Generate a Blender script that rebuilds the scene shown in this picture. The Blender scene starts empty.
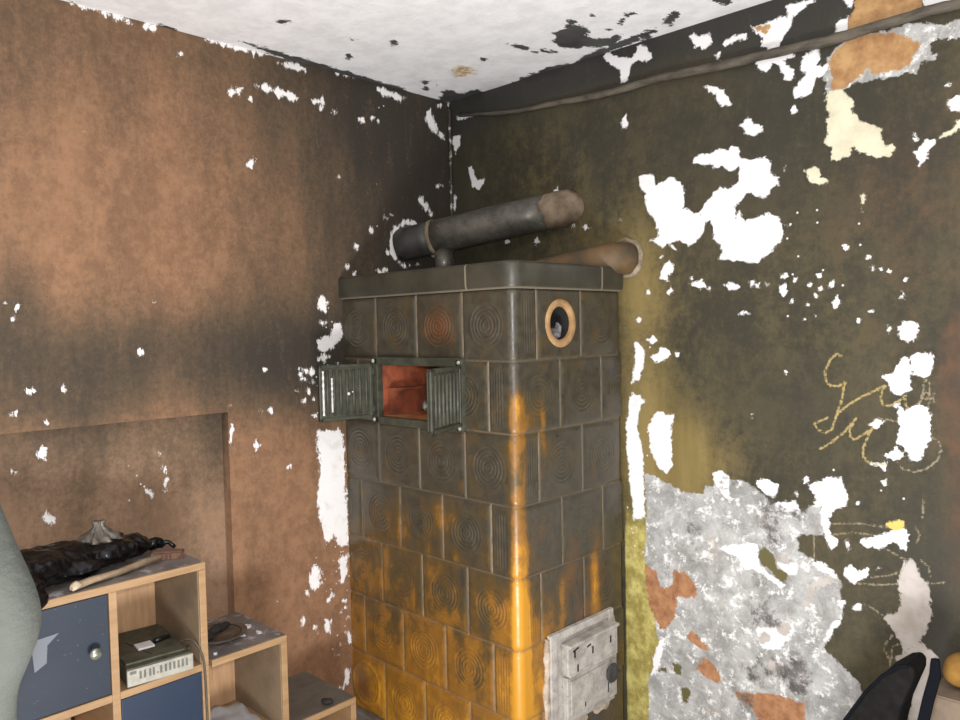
import bpy, bmesh, math, random
import numpy as np
from mathutils import Vector, Matrix
S = bpy.context.scene
COL = S.collection
PI = math.pi
random.seed(4)
# ---------------------------------------------------------------- camera, light, exposure
CAM = Vector((2.3932, -2.2785, 1.4985))
YAW, PITCH, ROLL, FPX = 2.34863, -0.041524, -0.020253, 776.83
fwd = Vector((math.cos(YAW)*math.cos(PITCH), math.sin(YAW)*math.cos(PITCH), math.sin(PITCH)))
rgt0 = Vector((math.sin(YAW), -math.cos(YAW), 0)); up0 = rgt0.cross(fwd)
rgt = rgt0*math.cos(ROLL)+up0*math.sin(ROLL); up = -rgt0*math.sin(ROLL)+up0*math.cos(ROLL)
cd = bpy.data.cameras.new('camera'); cam = bpy.data.objects.new('camera', cd); COL.objects.link(cam)
cam.matrix_world = Matrix(((rgt.x, up.x, -fwd.x, CAM.x), (rgt.y, up.y, -fwd.y, CAM.y), (rgt.z, up.z, -fwd.z, CAM.z), (0, 0, 0, 1)))
cd.sensor_fit = 'HORIZONTAL'; cd.sensor_width = 36; cd.lens = FPX/960*36; cd.clip_start = .02
S.camera = cam
w = bpy.data.worlds.new('world'); S.world = w; w.use_nodes = True
w.node_tree.nodes['Background'].inputs[0].default_value = (.95, .98, 1, 1)
w.node_tree.nodes['Background'].inputs[1].default_value = .76
fl = bpy.data.lights.new('camera_flash', 'POINT'); fl.energy = 105; fl.shadow_soft_size = .03; fl.color = (1, .985, .97)
flo = bpy.data.objects.new('camera_flash', fl); COL.objects.link(flo); flo.location = CAM+up*.07+rgt*.012
ul = bpy.data.lights.new('ceiling_fill', 'AREA'); ul.shape = 'DISK'; ul.size = .6; ul.energy = 50; ul.color = (.97, .98, 1)  # unseen fill light near the floor, added to brighten the ceiling
ulo = bpy.data.objects.new('ceiling_fill', ul); COL.objects.link(ulo); ulo.location = (1.95, -1.85, .12)
ulo.rotation_euler = (-Vector((-.28, .28, 1))).to_track_quat('Z', 'Y').to_euler()
S.view_settings.view_transform = 'Standard'; S.view_settings.look = 'None'
S.view_settings.gamma = 1; S.view_settings.use_curve_mapping = False; S.view_settings.exposure = .12
H = 2.4453
# ---------------------------------------------------------------- wall paint shapes, metres in the plane of each wall
RWH = [[(0.922,2.001),(0.955,2.004),(0.984,1.996),(0.986,1.96),(1.027,1.974),(1.044,1.983),(1.083,1.954),(1.094,1.93),(1.088,1.874),(1.128,1.854),(1.149,1.847),(1.162,1.876),(1.19,1.902),(1.219,1.925),(1.248,1.912),(1.281,1.933),(1.281,1.972),(1.27,1.97),(1.247,1.969),(1.227,1.984),(1.187,1.986),(1.191,1.995),(1.126,2.01),(1.13,2.026),(1.155,2.038),(1.179,2.029),(1.212,2.042),(1.243,2.033),(1.259,2.042),(1.28,2.033),(1.28,2.001),(1.319,1.991),(1.364,1.989),(1.379,1.978),(1.379,1.943),(1.405,1.925),(1.403,1.901),(1.381,1.897),(1.367,1.871),(1.348,1.872),(1.311,1.893),(1.281,1.872),(1.265,1.859),(1.269,1.819),(1.28,1.836),(1.297,1.809),(1.326,1.81),(1.355,1.821),(1.377,1.826),(1.406,1.807),(1.416,1.771),(1.416,1.747),(1.384,1.711),(1.347,1.683),(1.325,1.679),(1.272,1.69),(1.209,1.698),(1.221,1.71),(1.219,1.74),(1.193,1.761),(1.192,1.802),(1.184,1.821),(1.161,1.816),(1.159,1.783),(1.128,1.759),(1.111,1.75),(1.068,1.773),(1.046,1.763),(1.059,1.739),(1.042,1.752),(1.029,1.766),(1.011,1.751),(0.988,1.768),(0.963,1.782),(0.989,1.784),(0.998,1.791),(0.985,1.843),(0.953,1.878),(0.945,1.923),(0.949,1.942),(0.931,1.952)],[(0.997,1.724),(1.013,1.727),(1.004,1.712)],[(1.01,1.692),(1.037,1.706),(1.051,1.689),(1.045,1.67),(1.027,1.66),(1.036,1.636),(1,1.653)],[(1.022,1.6),(1.04,1.622),(1.047,1.6)],[(1.109,1.628),(1.135,1.634),(1.151,1.639),(1.18,1.605),(1.143,1.611)],[(1.224,1.618),(1.264,1.623),(1.279,1.604),(1.248,1.6)],[(1.308,1.626),(1.323,1.625),(1.317,1.608)],[(1.328,1.612),(1.345,1.617),(1.341,1.601)],[(1.411,1.641),(1.428,1.64),(1.423,1.623)],[(1.409,1.605),(1.423,1.611),(1.428,1.581),(1.416,1.582)],[(1.417,1.785),(1.44,1.784),(1.423,1.775)],[(1.428,1.949),(1.426,1.945),(1.421,1.944),(1.416,1.948),(1.416,1.954),(1.421,1.956),(1.426,1.954)],[(1.299,2.089),(1.357,2.078),(1.357,2.067),(1.327,2.06),(1.316,2.066)],[(0.962,1.606),(0.959,1.601),(0.953,1.6),(0.948,1.604),(0.948,1.609),(0.953,1.612),(0.959,1.611)],[(1.123,1.644),(1.12,1.639),(1.115,1.638),(1.11,1.642),(1.11,1.647),(1.115,1.65),(1.121,1.649)],[(1.375,1.61),(1.372,1.606),(1.368,1.605),(1.364,1.608),(1.364,1.613),(1.368,1.616),(1.373,1.615)],[(1.456,1.619),(1.454,1.615),(1.45,1.614),(1.446,1.617),(1.446,1.621),(1.45,1.624),(1.454,1.623)],[(1.134,2.404),(1.186,2.408),(1.197,2.374),(1.171,2.36),(1.134,2.377)],[(1.231,2.361),(1.253,2.372),(1.306,2.372),(1.312,2.357),(1.271,2.355),(1.24,2.351)],[(1.206,2.331),(1.223,2.339),(1.219,2.313),(1.208,2.313)],[(1.321,2.384),(1.365,2.385),(1.414,2.387),(1.434,2.385),(1.43,2.417),(1.469,2.416),(1.515,2.41),(1.492,2.394),(1.461,2.384),(1.442,2.382),(1.445,2.358),(1.421,2.334),(1.401,2.3),(1.381,2.302),(1.354,2.32),(1.356,2.344),(1.331,2.367)],[(1.565,2.313),(1.578,2.335),(1.599,2.335),(1.603,2.299),(1.581,2.294)],[(1.589,2.391),(1.617,2.382),(1.61,2.354),(1.596,2.371)],[(1.784,2.331),(1.894,2.311),(1.894,2.294),(1.791,2.293)],[(1.335,2.282),(1.364,2.29),(1.449,2.28),(1.449,2.261),(1.421,2.26),(1.449,2.226),(1.449,2.203),(1.429,2.201),(1.413,2.227),(1.405,2.26),(1.385,2.257),(1.364,2.24),(1.339,2.261)],[(1.465,2.237),(1.484,2.267),(1.518,2.269),(1.522,2.25),(1.518,2.224),(1.545,2.218),(1.533,2.19),(1.515,2.187),(1.499,2.149),(1.449,2.147),(1.449,2.172),(1.468,2.19),(1.488,2.205),(1.468,2.225)],[(1.166,2.244),(1.203,2.237),(1.23,2.217),(1.247,2.192),(1.259,2.169),(1.229,2.17),(1.207,2.193),(1.211,2.209),(1.18,2.228)],[(1.286,2.102),(1.313,2.121),(1.329,2.094),(1.359,2.084),(1.35,2.07),(1.321,2.061),(1.304,2.07)],[(1.435,2.112),(1.452,2.127),(1.458,2.107),(1.444,2.099)],[(1.847,2.054),(1.862,2.064),(1.895,2.06),(1.895,2.02),(1.85,2.025)],[(1.773,1.94),(1.792,1.962),(1.811,1.962),(1.817,1.954),(1.804,1.938),(1.795,1.912),(1.779,1.897),(1.778,1.915),(1.765,1.938)],[(1.848,2.093),(1.847,2.09),(1.843,2.09),(1.84,2.093),(1.84,2.097),(1.843,2.099),(1.847,2.097)],[(1.773,1.985),(1.772,1.982),(1.768,1.981),(1.766,1.984),(1.766,1.988),(1.768,1.99),(1.772,1.988)],[(1.774,1.968),(1.772,1.965),(1.769,1.964),(1.767,1.967),(1.767,1.971),(1.769,1.973),(1.772,1.971)],[(0.785,2.436),(0.809,2.443),(0.847,2.414),(0.9,2.4),(0.93,2.439),(0.959,2.422),(0.98,2.38),(0.958,2.373),(0.915,2.39),(0.892,2.371),(0.884,2.329),(0.853,2.327),(0.85,2.375),(0.8,2.413)],[(1.118,2.416),(1.131,2.42),(1.151,2.395),(1.17,2.401),(1.19,2.402),(1.196,2.377),(1.17,2.361),(1.147,2.379),(1.125,2.394)],[(0.851,2.196),(0.875,2.22),(0.88,2.178),(0.859,2.173)],[(1.729,1.475),(1.738,1.492),(1.761,1.494),(1.779,1.484),(1.775,1.449),(1.756,1.437),(1.734,1.447)],[(1.759,1.399),(1.779,1.411),(1.806,1.408),(1.817,1.39),(1.81,1.356),(1.793,1.34),(1.77,1.35),(1.759,1.374)],[(1.687,1.347),(1.711,1.353),(1.734,1.384),(1.747,1.397),(1.761,1.384),(1.759,1.349),(1.761,1.314),(1.748,1.297),(1.715,1.292),(1.706,1.322)],[(1.725,1.236),(1.761,1.264),(1.788,1.271),(1.808,1.247),(1.807,1.182),(1.793,1.141),(1.784,1.12),(1.757,1.122),(1.753,1.147),(1.725,1.165),(1.734,1.207)],[(1.656,1.211),(1.677,1.227),(1.698,1.222),(1.673,1.2)],[(1.695,1.126),(1.725,1.152),(1.745,1.136),(1.725,1.117)],[(1.671,1.098),(1.706,1.114),(1.697,1.088)],[(0.894,1.441),(0.909,1.439),(0.938,1.409),(0.93,1.358),(0.915,1.312),(0.884,1.296),(0.893,1.351),(0.901,1.39)],[(0.946,1.447),(0.968,1.459),(0.993,1.444),(0.968,1.432)],[(0.997,1.422),(1.018,1.418),(1.039,1.397),(1.011,1.376),(0.975,1.368),(0.96,1.388),(0.994,1.403)],[(1.07,1.398),(1.067,1.392),(1.06,1.39),(1.054,1.394),(1.054,1.401),(1.06,1.405),(1.067,1.403)],[(0.876,1.239),(0.888,1.266),(0.914,1.254),(0.943,1.236),(0.913,1.216),(0.905,1.144),(0.926,1.055),(0.931,0.886),(0.928,0.834),(0.885,0.82),(0.869,0.957),(0.858,1.087),(0.856,1.14),(0.872,1.207)],[(0.947,1.147),(0.972,1.2),(1.001,1.204),(1.023,1.193),(1.048,1.198),(1.036,1.154),(1.038,1.028),(1.018,0.994),(0.985,1.016),(0.956,1.07)],[(1.184,1.02),(1.21,1.031),(1.248,1.01),(1.242,0.997),(1.19,0.99)],[(1.272,1.526),(1.295,1.534),(1.315,1.527),(1.289,1.52)],[(1.427,1.632),(1.424,1.625),(1.416,1.624),(1.41,1.629),(1.41,1.636),(1.416,1.641),(1.424,1.639)],[(1.404,1.605),(1.426,1.608),(1.429,1.584),(1.416,1.571),(1.407,1.585)],[(1.447,1.558),(1.444,1.553),(1.439,1.552),(1.434,1.556),(1.434,1.561),(1.439,1.565),(1.444,1.563)],[(1.501,1.602),(1.499,1.597),(1.493,1.596),(1.489,1.6),(1.489,1.606),(1.493,1.609),(1.499,1.607)],[(1.529,1.628),(1.526,1.622),(1.52,1.621),(1.515,1.625),(1.515,1.632),(1.52,1.635),(1.526,1.634)],[(1.532,1.59),(1.529,1.584),(1.523,1.583),(1.518,1.587),(1.518,1.594),(1.523,1.598),(1.529,1.596)],[(1.517,1.571),(1.515,1.566),(1.509,1.565),(1.505,1.569),(1.505,1.575),(1.509,1.578),(1.515,1.577)],[(1.497,1.546),(1.494,1.541),(1.489,1.54),(1.485,1.544),(1.485,1.55),(1.489,1.553),(1.494,1.551)],[(1.546,1.6),(1.56,1.612),(1.564,1.599),(1.552,1.591)],[(1.56,1.546),(1.57,1.567),(1.578,1.545),(1.563,1.533)],[(1.604,1.701),(1.601,1.696),(1.595,1.695),(1.59,1.699),(1.59,1.706),(1.595,1.709),(1.601,1.707)],[(1.659,1.671),(1.657,1.666),(1.652,1.665),(1.648,1.669),(1.648,1.674),(1.652,1.677),(1.657,1.676)],[(1.671,1.639),(1.669,1.634),(1.663,1.633),(1.658,1.637),(1.658,1.643),(1.663,1.647),(1.669,1.645)],[(1.69,1.637),(1.688,1.632),(1.683,1.631),(1.679,1.635),(1.679,1.64),(1.683,1.643),(1.688,1.642)],[(1.712,1.626),(1.71,1.623),(1.706,1.622),(1.703,1.625),(1.703,1.629),(1.706,1.632),(1.71,1.63)],[(1.666,1.52),(1.663,1.515),(1.659,1.514),(1.655,1.517),(1.655,1.523),(1.659,1.526),(1.663,1.525)],[(1.634,1.497),(1.632,1.492),(1.627,1.491),(1.623,1.494),(1.623,1.5),(1.627,1.503),(1.632,1.502)],[(1.752,1.604),(1.75,1.599),(1.746,1.598),(1.742,1.602),(1.742,1.607),(1.746,1.61),(1.75,1.609)],[(1.732,1.555),(1.738,1.572),(1.744,1.554)],[(1.428,1.349),(1.426,1.344),(1.421,1.343),(1.417,1.346),(1.417,1.351),(1.421,1.354),(1.426,1.353)],[(1.517,1.512),(1.515,1.507),(1.509,1.506),(1.505,1.51),(1.505,1.515),(1.509,1.519),(1.515,1.517)],[(1.484,1.505),(1.482,1.501),(1.477,1.5),(1.473,1.503),(1.473,1.508),(1.477,1.511),(1.482,1.51)],[(1.327,1.617),(1.324,1.612),(1.318,1.611),(1.313,1.615),(1.313,1.621),(1.318,1.624),(1.324,1.623)],[(1.344,1.606),(1.342,1.601),(1.336,1.6),(1.331,1.604),(1.331,1.61),(1.336,1.613),(1.342,1.612)],[(1.713,1.472),(1.711,1.467),(1.706,1.466),(1.702,1.469),(1.702,1.475),(1.706,1.478),(1.711,1.477)],[(1.743,1.25),(1.74,1.242),(1.732,1.239),(1.726,1.244),(1.726,1.253),(1.732,1.259),(1.74,1.258)],[(1.731,1.267),(1.729,1.262),(1.723,1.26),(1.719,1.264),(1.719,1.27),(1.723,1.274),(1.729,1.273)],[(0.926,1.515),(0.923,1.509),(0.915,1.508),(0.909,1.512),(0.909,1.519),(0.916,1.523),(0.923,1.521)],[(1.317,1.218),(1.313,1.204),(1.321,1.201)],[(1.486,1.018),(1.515,1.033),(1.543,1.049),(1.581,1.052),(1.588,1.024),(1.602,1.005),(1.595,0.975),(1.557,0.952),(1.547,0.924),(1.55,0.881),(1.574,0.878),(1.571,0.86),(1.553,0.835),(1.539,0.872),(1.525,0.906),(1.525,0.958),(1.504,0.958),(1.508,0.984),(1.5,0.998)],[(1.588,0.794),(1.608,0.806),(1.625,0.796),(1.655,0.807),(1.658,0.788),(1.639,0.773),(1.619,0.754),(1.608,0.755),(1.595,0.77)],[(1.587,0.873),(1.603,0.876),(1.598,0.845),(1.591,0.856)],[(1.629,0.879),(1.697,0.914),(1.747,0.935),(1.756,0.917),(1.75,0.872),(1.728,0.888),(1.703,0.884),(1.691,0.868),(1.652,0.862),(1.635,0.871)],[(1.493,0.797),(1.522,0.799),(1.557,0.781),(1.574,0.759),(1.55,0.765),(1.514,0.772)],[(1.61,0.688),(1.632,0.698),(1.637,0.685),(1.618,0.677)],[(1.578,0.702),(1.597,0.695),(1.581,0.681)],[(1.472,1.039),(1.486,1.044),(1.492,1.03),(1.475,1.023)],[(1.689,1.058),(1.703,1.065),(1.703,1.048),(1.694,1.044)],[(1.661,1.1),(1.703,1.111),(1.7,1.091),(1.684,1.096)],[(1.63,0.984),(1.628,0.98),(1.624,0.978),(1.621,0.98),(1.621,0.985),(1.624,0.988),(1.628,0.987)],[(1.457,0.989),(1.456,0.985),(1.452,0.983),(1.449,0.985),(1.449,0.989),(1.452,0.992),(1.456,0.992)],[(1.683,0.812),(1.682,0.808),(1.678,0.807),(1.676,0.808),(1.676,0.812),(1.678,0.815),(1.682,0.815)],[(1.388,0.952),(1.442,0.964),(1.464,0.937),(1.427,0.926),(1.388,0.926)],[(1.553,0.619),(1.581,0.648),(1.584,0.641),(1.56,0.606),(1.542,0.572),(1.535,0.57)],[(1.189,1.016),(1.21,1.026),(1.244,1.007),(1.239,0.983),(1.243,0.932),(1.218,0.952),(1.197,0.985)],[(1.33,1.014),(1.365,1.022),(1.398,1.003),(1.389,0.968),(1.365,0.972),(1.334,0.995)],[(1.191,0.778),(1.337,0.821),(1.34,0.751),(1.403,0.711),(1.418,0.706),(1.403,0.695),(1.324,0.733),(1.292,0.726),(1.267,0.761)],[(0.931,0.873),(0.89,0.819),(0.931,0.834)],[(1.251,0.673),(1.246,0.662),(1.234,0.657),(1.225,0.662),(1.225,0.673),(1.234,0.682),(1.246,0.682)],[(1.389,0.77),(1.457,0.777),(1.457,0.75),(1.43,0.738),(1.403,0.752)],[(1.325,0.548),(1.388,0.571),(1.389,0.592),(1.429,0.595),(1.449,0.574),(1.402,0.506),(1.346,0.491)],[(0.958,0.351),(0.994,0.446),(1.002,0.417),(0.979,0.318),(0.948,0.285)],[(1.777,0.624),(1.808,0.62),(1.826,0.605),(1.815,0.571),(1.8,0.506),(1.773,0.497),(1.777,0.583),(1.726,0.556),(1.721,0.575),(1.747,0.593)],[(0.014,2.304),(0.064,2.296),(0.055,2.253),(0.03,2.23),(0.016,2.265)],[(0.102,2.158),(0.125,2.16),(0.144,2.119),(0.151,2.102),(0.196,2.099),(0.188,2.076),(0.165,2.063),(0.128,2.074),(0.113,2.113)],[(0.035,2.381),(0.144,2.363),(0.097,2.361),(0.043,2.366)],[(0.016,2.062),(0.028,2.049),(0.023,1.984),(0.01,1.996)],[(0.549,2.004),(0.573,2.015),(0.574,2),(0.558,1.993)],[(0.682,1.857),(0.703,1.859),(0.713,1.848),(0.694,1.842)],[(0.65,1.862),(0.647,1.857),(0.64,1.856),(0.635,1.86),(0.635,1.866),(0.64,1.869),(0.647,1.867)],[(0.846,1.862),(0.844,1.859),(0.84,1.858),(0.836,1.861),(0.836,1.864),(0.84,1.866),(0.844,1.865)],[(0.453,1.822),(0.47,1.842),(0.479,1.819),(0.464,1.806)],[(0.327,1.833),(0.322,1.827),(0.311,1.826),(0.303,1.832),(0.303,1.839),(0.312,1.844),(0.322,1.841)],[(0.635,1.989),(0.67,1.963),(0.679,1.941),(0.652,1.902),(0.638,1.9),(0.666,1.939),(0.644,1.959)]]
RGR = [[(1.53,2.217),(1.548,2.235),(1.567,2.257),(1.61,2.278),(1.706,2.271),(1.759,2.273),(1.791,2.264),(1.834,2.245),(1.894,2.261),(1.894,2.199),(1.837,2.21),(1.816,2.219),(1.802,2.209),(1.802,2.185),(1.819,2.177),(1.813,2.168),(1.785,2.168),(1.769,2.137),(1.746,2.146),(1.652,2.147),(1.61,2.15),(1.585,2.137),(1.537,2.14),(1.541,2.166),(1.533,2.183)],[(0.929,0.994),(0.982,0.979),(1.085,0.942),(1.148,0.946),(1.162,0.973),(1.188,0.98),(1.188,1.012),(1.21,1.025),(1.244,1.007),(1.293,1.005),(1.33,0.987),(1.365,0.964),(1.373,0.943),(1.419,0.961),(1.449,0.965),(1.471,0.935),(1.493,0.953),(1.508,0.97),(1.525,0.965),(1.547,0.924),(1.55,0.881),(1.464,0.866),(1.456,0.842),(1.463,0.814),(1.5,0.802),(1.55,0.779),(1.578,0.756),(1.581,0.699),(1.584,0.645),(1.557,0.612),(1.542,0.575),(1.532,0.543),(1.577,0.512),(1.629,0.473),(1.639,0.433),(1.629,0.397),(1.608,0.357),(1.577,0.214),(0.934,-0.036),(0.939,0.284),(0.969,0.333),(0.985,0.403),(0.97,0.451),(0.942,0.575),(0.929,0.703),(0.938,0.835)]]
RBR = [[(1.617,2.386),(1.781,2.336),(1.789,2.292),(1.706,2.295),(1.599,2.3),(1.603,2.328),(1.616,2.35)],[(1.548,2.224),(1.567,2.249),(1.61,2.273),(1.673,2.27),(1.72,2.261),(1.772,2.224),(1.781,2.204),(1.766,2.191),(1.753,2.166),(1.727,2.157),(1.673,2.161),(1.652,2.18),(1.631,2.163),(1.61,2.157),(1.588,2.144),(1.555,2.148),(1.556,2.177)],[(1.323,2.382),(1.369,2.381),(1.383,2.372),(1.364,2.353),(1.344,2.365)],[(0.926,0.674),(0.97,0.656),(0.987,0.605),(1.008,0.603),(1.034,0.623),(1.039,0.67),(1.08,0.675),(1.129,0.629),(1.12,0.598),(1.08,0.589),(1.055,0.587),(1.041,0.511),(1.007,0.465),(0.985,0.459),(0.96,0.499),(0.938,0.548)],[(1.082,0.458),(1.107,0.487),(1.127,0.47),(1.163,0.447),(1.167,0.437),(1.147,0.431),(1.111,0.443)],[(1.122,0.361),(1.15,0.406),(1.182,0.393),(1.216,0.353),(1.197,0.332),(1.166,0.341),(1.142,0.344)],[(1.25,0.327),(1.287,0.332),(1.331,0.349),(1.401,0.362),(1.475,0.359),(1.475,0.284),(1.345,0.238),(1.316,0.292),(1.272,0.309)]]
RCR = [[(1.544,2.142),(1.585,2.141),(1.599,2.119),(1.614,2.097),(1.614,2.086),(1.603,2.085),(1.628,2.061),(1.638,2.041),(1.68,2.018),(1.69,1.987),(1.693,1.965),(1.717,1.961),(1.72,1.953),(1.707,1.937),(1.673,1.936),(1.645,1.959),(1.631,1.957),(1.617,1.975),(1.606,1.973),(1.603,1.955),(1.574,1.948),(1.555,1.951),(1.552,1.967),(1.559,1.981),(1.537,2),(1.537,2.008),(1.548,2.028),(1.544,2.059),(1.552,2.08),(1.541,2.098)],[(1.816,1.954),(1.838,1.974),(1.86,1.983),(1.866,2.003),(1.895,2.007),(1.895,1.982),(1.848,1.965)],[(1.48,1.933),(1.496,1.941),(1.522,1.932),(1.529,1.909),(1.546,1.896),(1.538,1.885),(1.501,1.89),(1.49,1.91)],[(1.632,1.843),(1.643,1.85),(1.649,1.84),(1.638,1.799)],[(1.75,0.838),(1.759,0.853),(1.775,0.846),(1.784,0.817),(1.793,0.799),(1.805,0.798),(1.811,0.753),(1.808,0.698),(1.79,0.643),(1.781,0.628),(1.808,0.62),(1.826,0.605),(1.815,0.571),(1.782,0.397),(1.753,0.387),(1.772,0.582),(1.726,0.556),(1.721,0.575),(1.745,0.592),(1.735,0.621),(1.692,0.678),(1.726,0.701),(1.74,0.726),(1.73,0.785),(1.749,0.846)],[(1.437,0.577),(1.429,0.557),(1.409,0.547),(1.393,0.556),(1.394,0.576),(1.409,0.592),(1.429,0.593)],[(1.373,0.533),(1.366,0.515),(1.349,0.507),(1.335,0.514),(1.335,0.531),(1.349,0.545),(1.366,0.546)],[(1.399,0.452),(1.392,0.436),(1.377,0.428),(1.365,0.434),(1.365,0.449),(1.377,0.463),(1.392,0.464)],[(1.403,0.795),(1.426,0.792),(1.43,0.77),(1.407,0.773)],[(1.5,0.739),(1.543,0.756),(1.567,0.746),(1.507,0.715),(1.489,0.655),(1.478,0.667)]]
ROL = [[(1.339,0.8),(1.357,0.809),(1.386,0.786),(1.397,0.753),(1.426,0.742),(1.422,0.713),(1.391,0.723),(1.368,0.747),(1.338,0.759)],[(1.031,0.357),(1.069,0.352),(1.064,0.321),(1.039,0.321)],[(1.06,0.274),(1.085,0.289),(1.101,0.272),(1.084,0.236),(1.068,0.231)],[(0.97,0.315),(1.005,0.334),(1.009,0.319),(0.983,0.308)]]
RBL = [[(1.304,0.609),(1.347,0.63),(1.382,0.618),(1.392,0.586),(1.368,0.576),(1.318,0.591)],[(1.292,0.411),(1.317,0.426),(1.328,0.387),(1.31,0.381)],[(1.402,0.451),(1.449,0.492),(1.476,0.493),(1.475,0.392),(1.429,0.384),(1.415,0.414)],[(1.342,0.961),(1.365,0.957),(1.373,0.897),(1.403,0.848),(1.403,0.825),(1.372,0.843),(1.345,0.892)],[(1.129,0.812),(1.122,0.798),(1.107,0.792),(1.095,0.799),(1.095,0.813),(1.107,0.824),(1.123,0.824)],[(1.346,0.442),(1.367,0.427),(1.374,0.415),(1.353,0.416)],[(1.309,0.321),(1.331,0.282),(1.316,0.284),(1.272,0.306),(1.258,0.315)],[(1.235,1.006),(1.26,0.985),(1.244,0.979)],[(1.408,0.929),(1.464,0.93),(1.449,0.92),(1.411,0.919)],[(1.361,0.71),(1.357,0.702),(1.348,0.698),(1.342,0.702),(1.342,0.711),(1.349,0.717),(1.357,0.717)]]
RYE = [[(1.702,0.937),(1.716,0.95),(1.744,0.953),(1.748,0.936),(1.728,0.929),(1.705,0.925)]]
RLN = [[(1.583,1.399),(1.568,1.404),(1.55,1.385),(1.537,1.354),(1.539,1.326),(1.552,1.313),(1.574,1.312),(1.592,1.325),(1.584,1.278),(1.568,1.227),(1.555,1.187),(1.538,1.176),(1.519,1.182),(1.505,1.2),(1.544,1.221)],[(1.568,1.23),(1.6,1.26),(1.636,1.286),(1.672,1.304),(1.691,1.318),(1.7,1.316),(1.689,1.305),(1.686,1.283),(1.691,1.265),(1.706,1.262),(1.73,1.278),(1.74,1.286)],[(1.522,1.128),(1.552,1.148),(1.589,1.182),(1.621,1.223),(1.605,1.194),(1.604,1.175),(1.616,1.162),(1.646,1.184),(1.667,1.202)],[(1.667,1.202),(1.654,1.179),(1.641,1.145),(1.639,1.123),(1.649,1.105),(1.672,1.1),(1.697,1.102)],[(1.747,1.294),(1.747,1.276),(1.754,1.26)]]
RTH = [[(1.794,1.337),(1.789,1.299),(1.78,1.272)],[(1.803,1.338),(1.805,1.315),(1.803,1.268)],[(1.804,1.294),(1.802,1.288),(1.796,1.286),(1.79,1.29),(1.79,1.297),(1.795,1.302),(1.802,1.3),(1.804,1.294)],[(1.726,1.116),(1.74,1.096),(1.764,1.089),(1.797,1.1),(1.824,1.126),(1.833,1.158),(1.826,1.178),(1.81,1.187)],[(1.667,1.222),(1.701,1.227),(1.726,1.222)],[(1.817,1.305),(1.81,1.289),(1.819,1.28)],[(1.55,0.914),(1.639,0.929),(1.703,0.929)],[(1.553,0.882),(1.612,0.899),(1.671,0.903)],[(1.7,0.869),(1.75,0.848)],[(1.662,0.781),(1.71,0.798),(1.744,0.819)],[(1.625,0.756),(1.684,0.765),(1.729,0.778)],[(1.639,0.705),(1.671,0.692),(1.697,0.677)],[(1.811,0.795),(1.843,0.807)],[(1.771,0.944),(1.784,0.922),(1.775,0.9)],[(1.784,0.855),(1.805,0.839),(1.808,0.812)],[(1.504,0.87),(1.504,0.803)],[(1.792,1.018),(1.789,0.97)],[(1.718,0.633),(1.701,0.608),(1.694,0.588),(1.704,0.57),(1.71,0.561),(1.71,0.54),(1.72,0.533)],[(1.731,0.611),(1.718,0.602),(1.713,0.58),(1.717,0.563)]]
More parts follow.
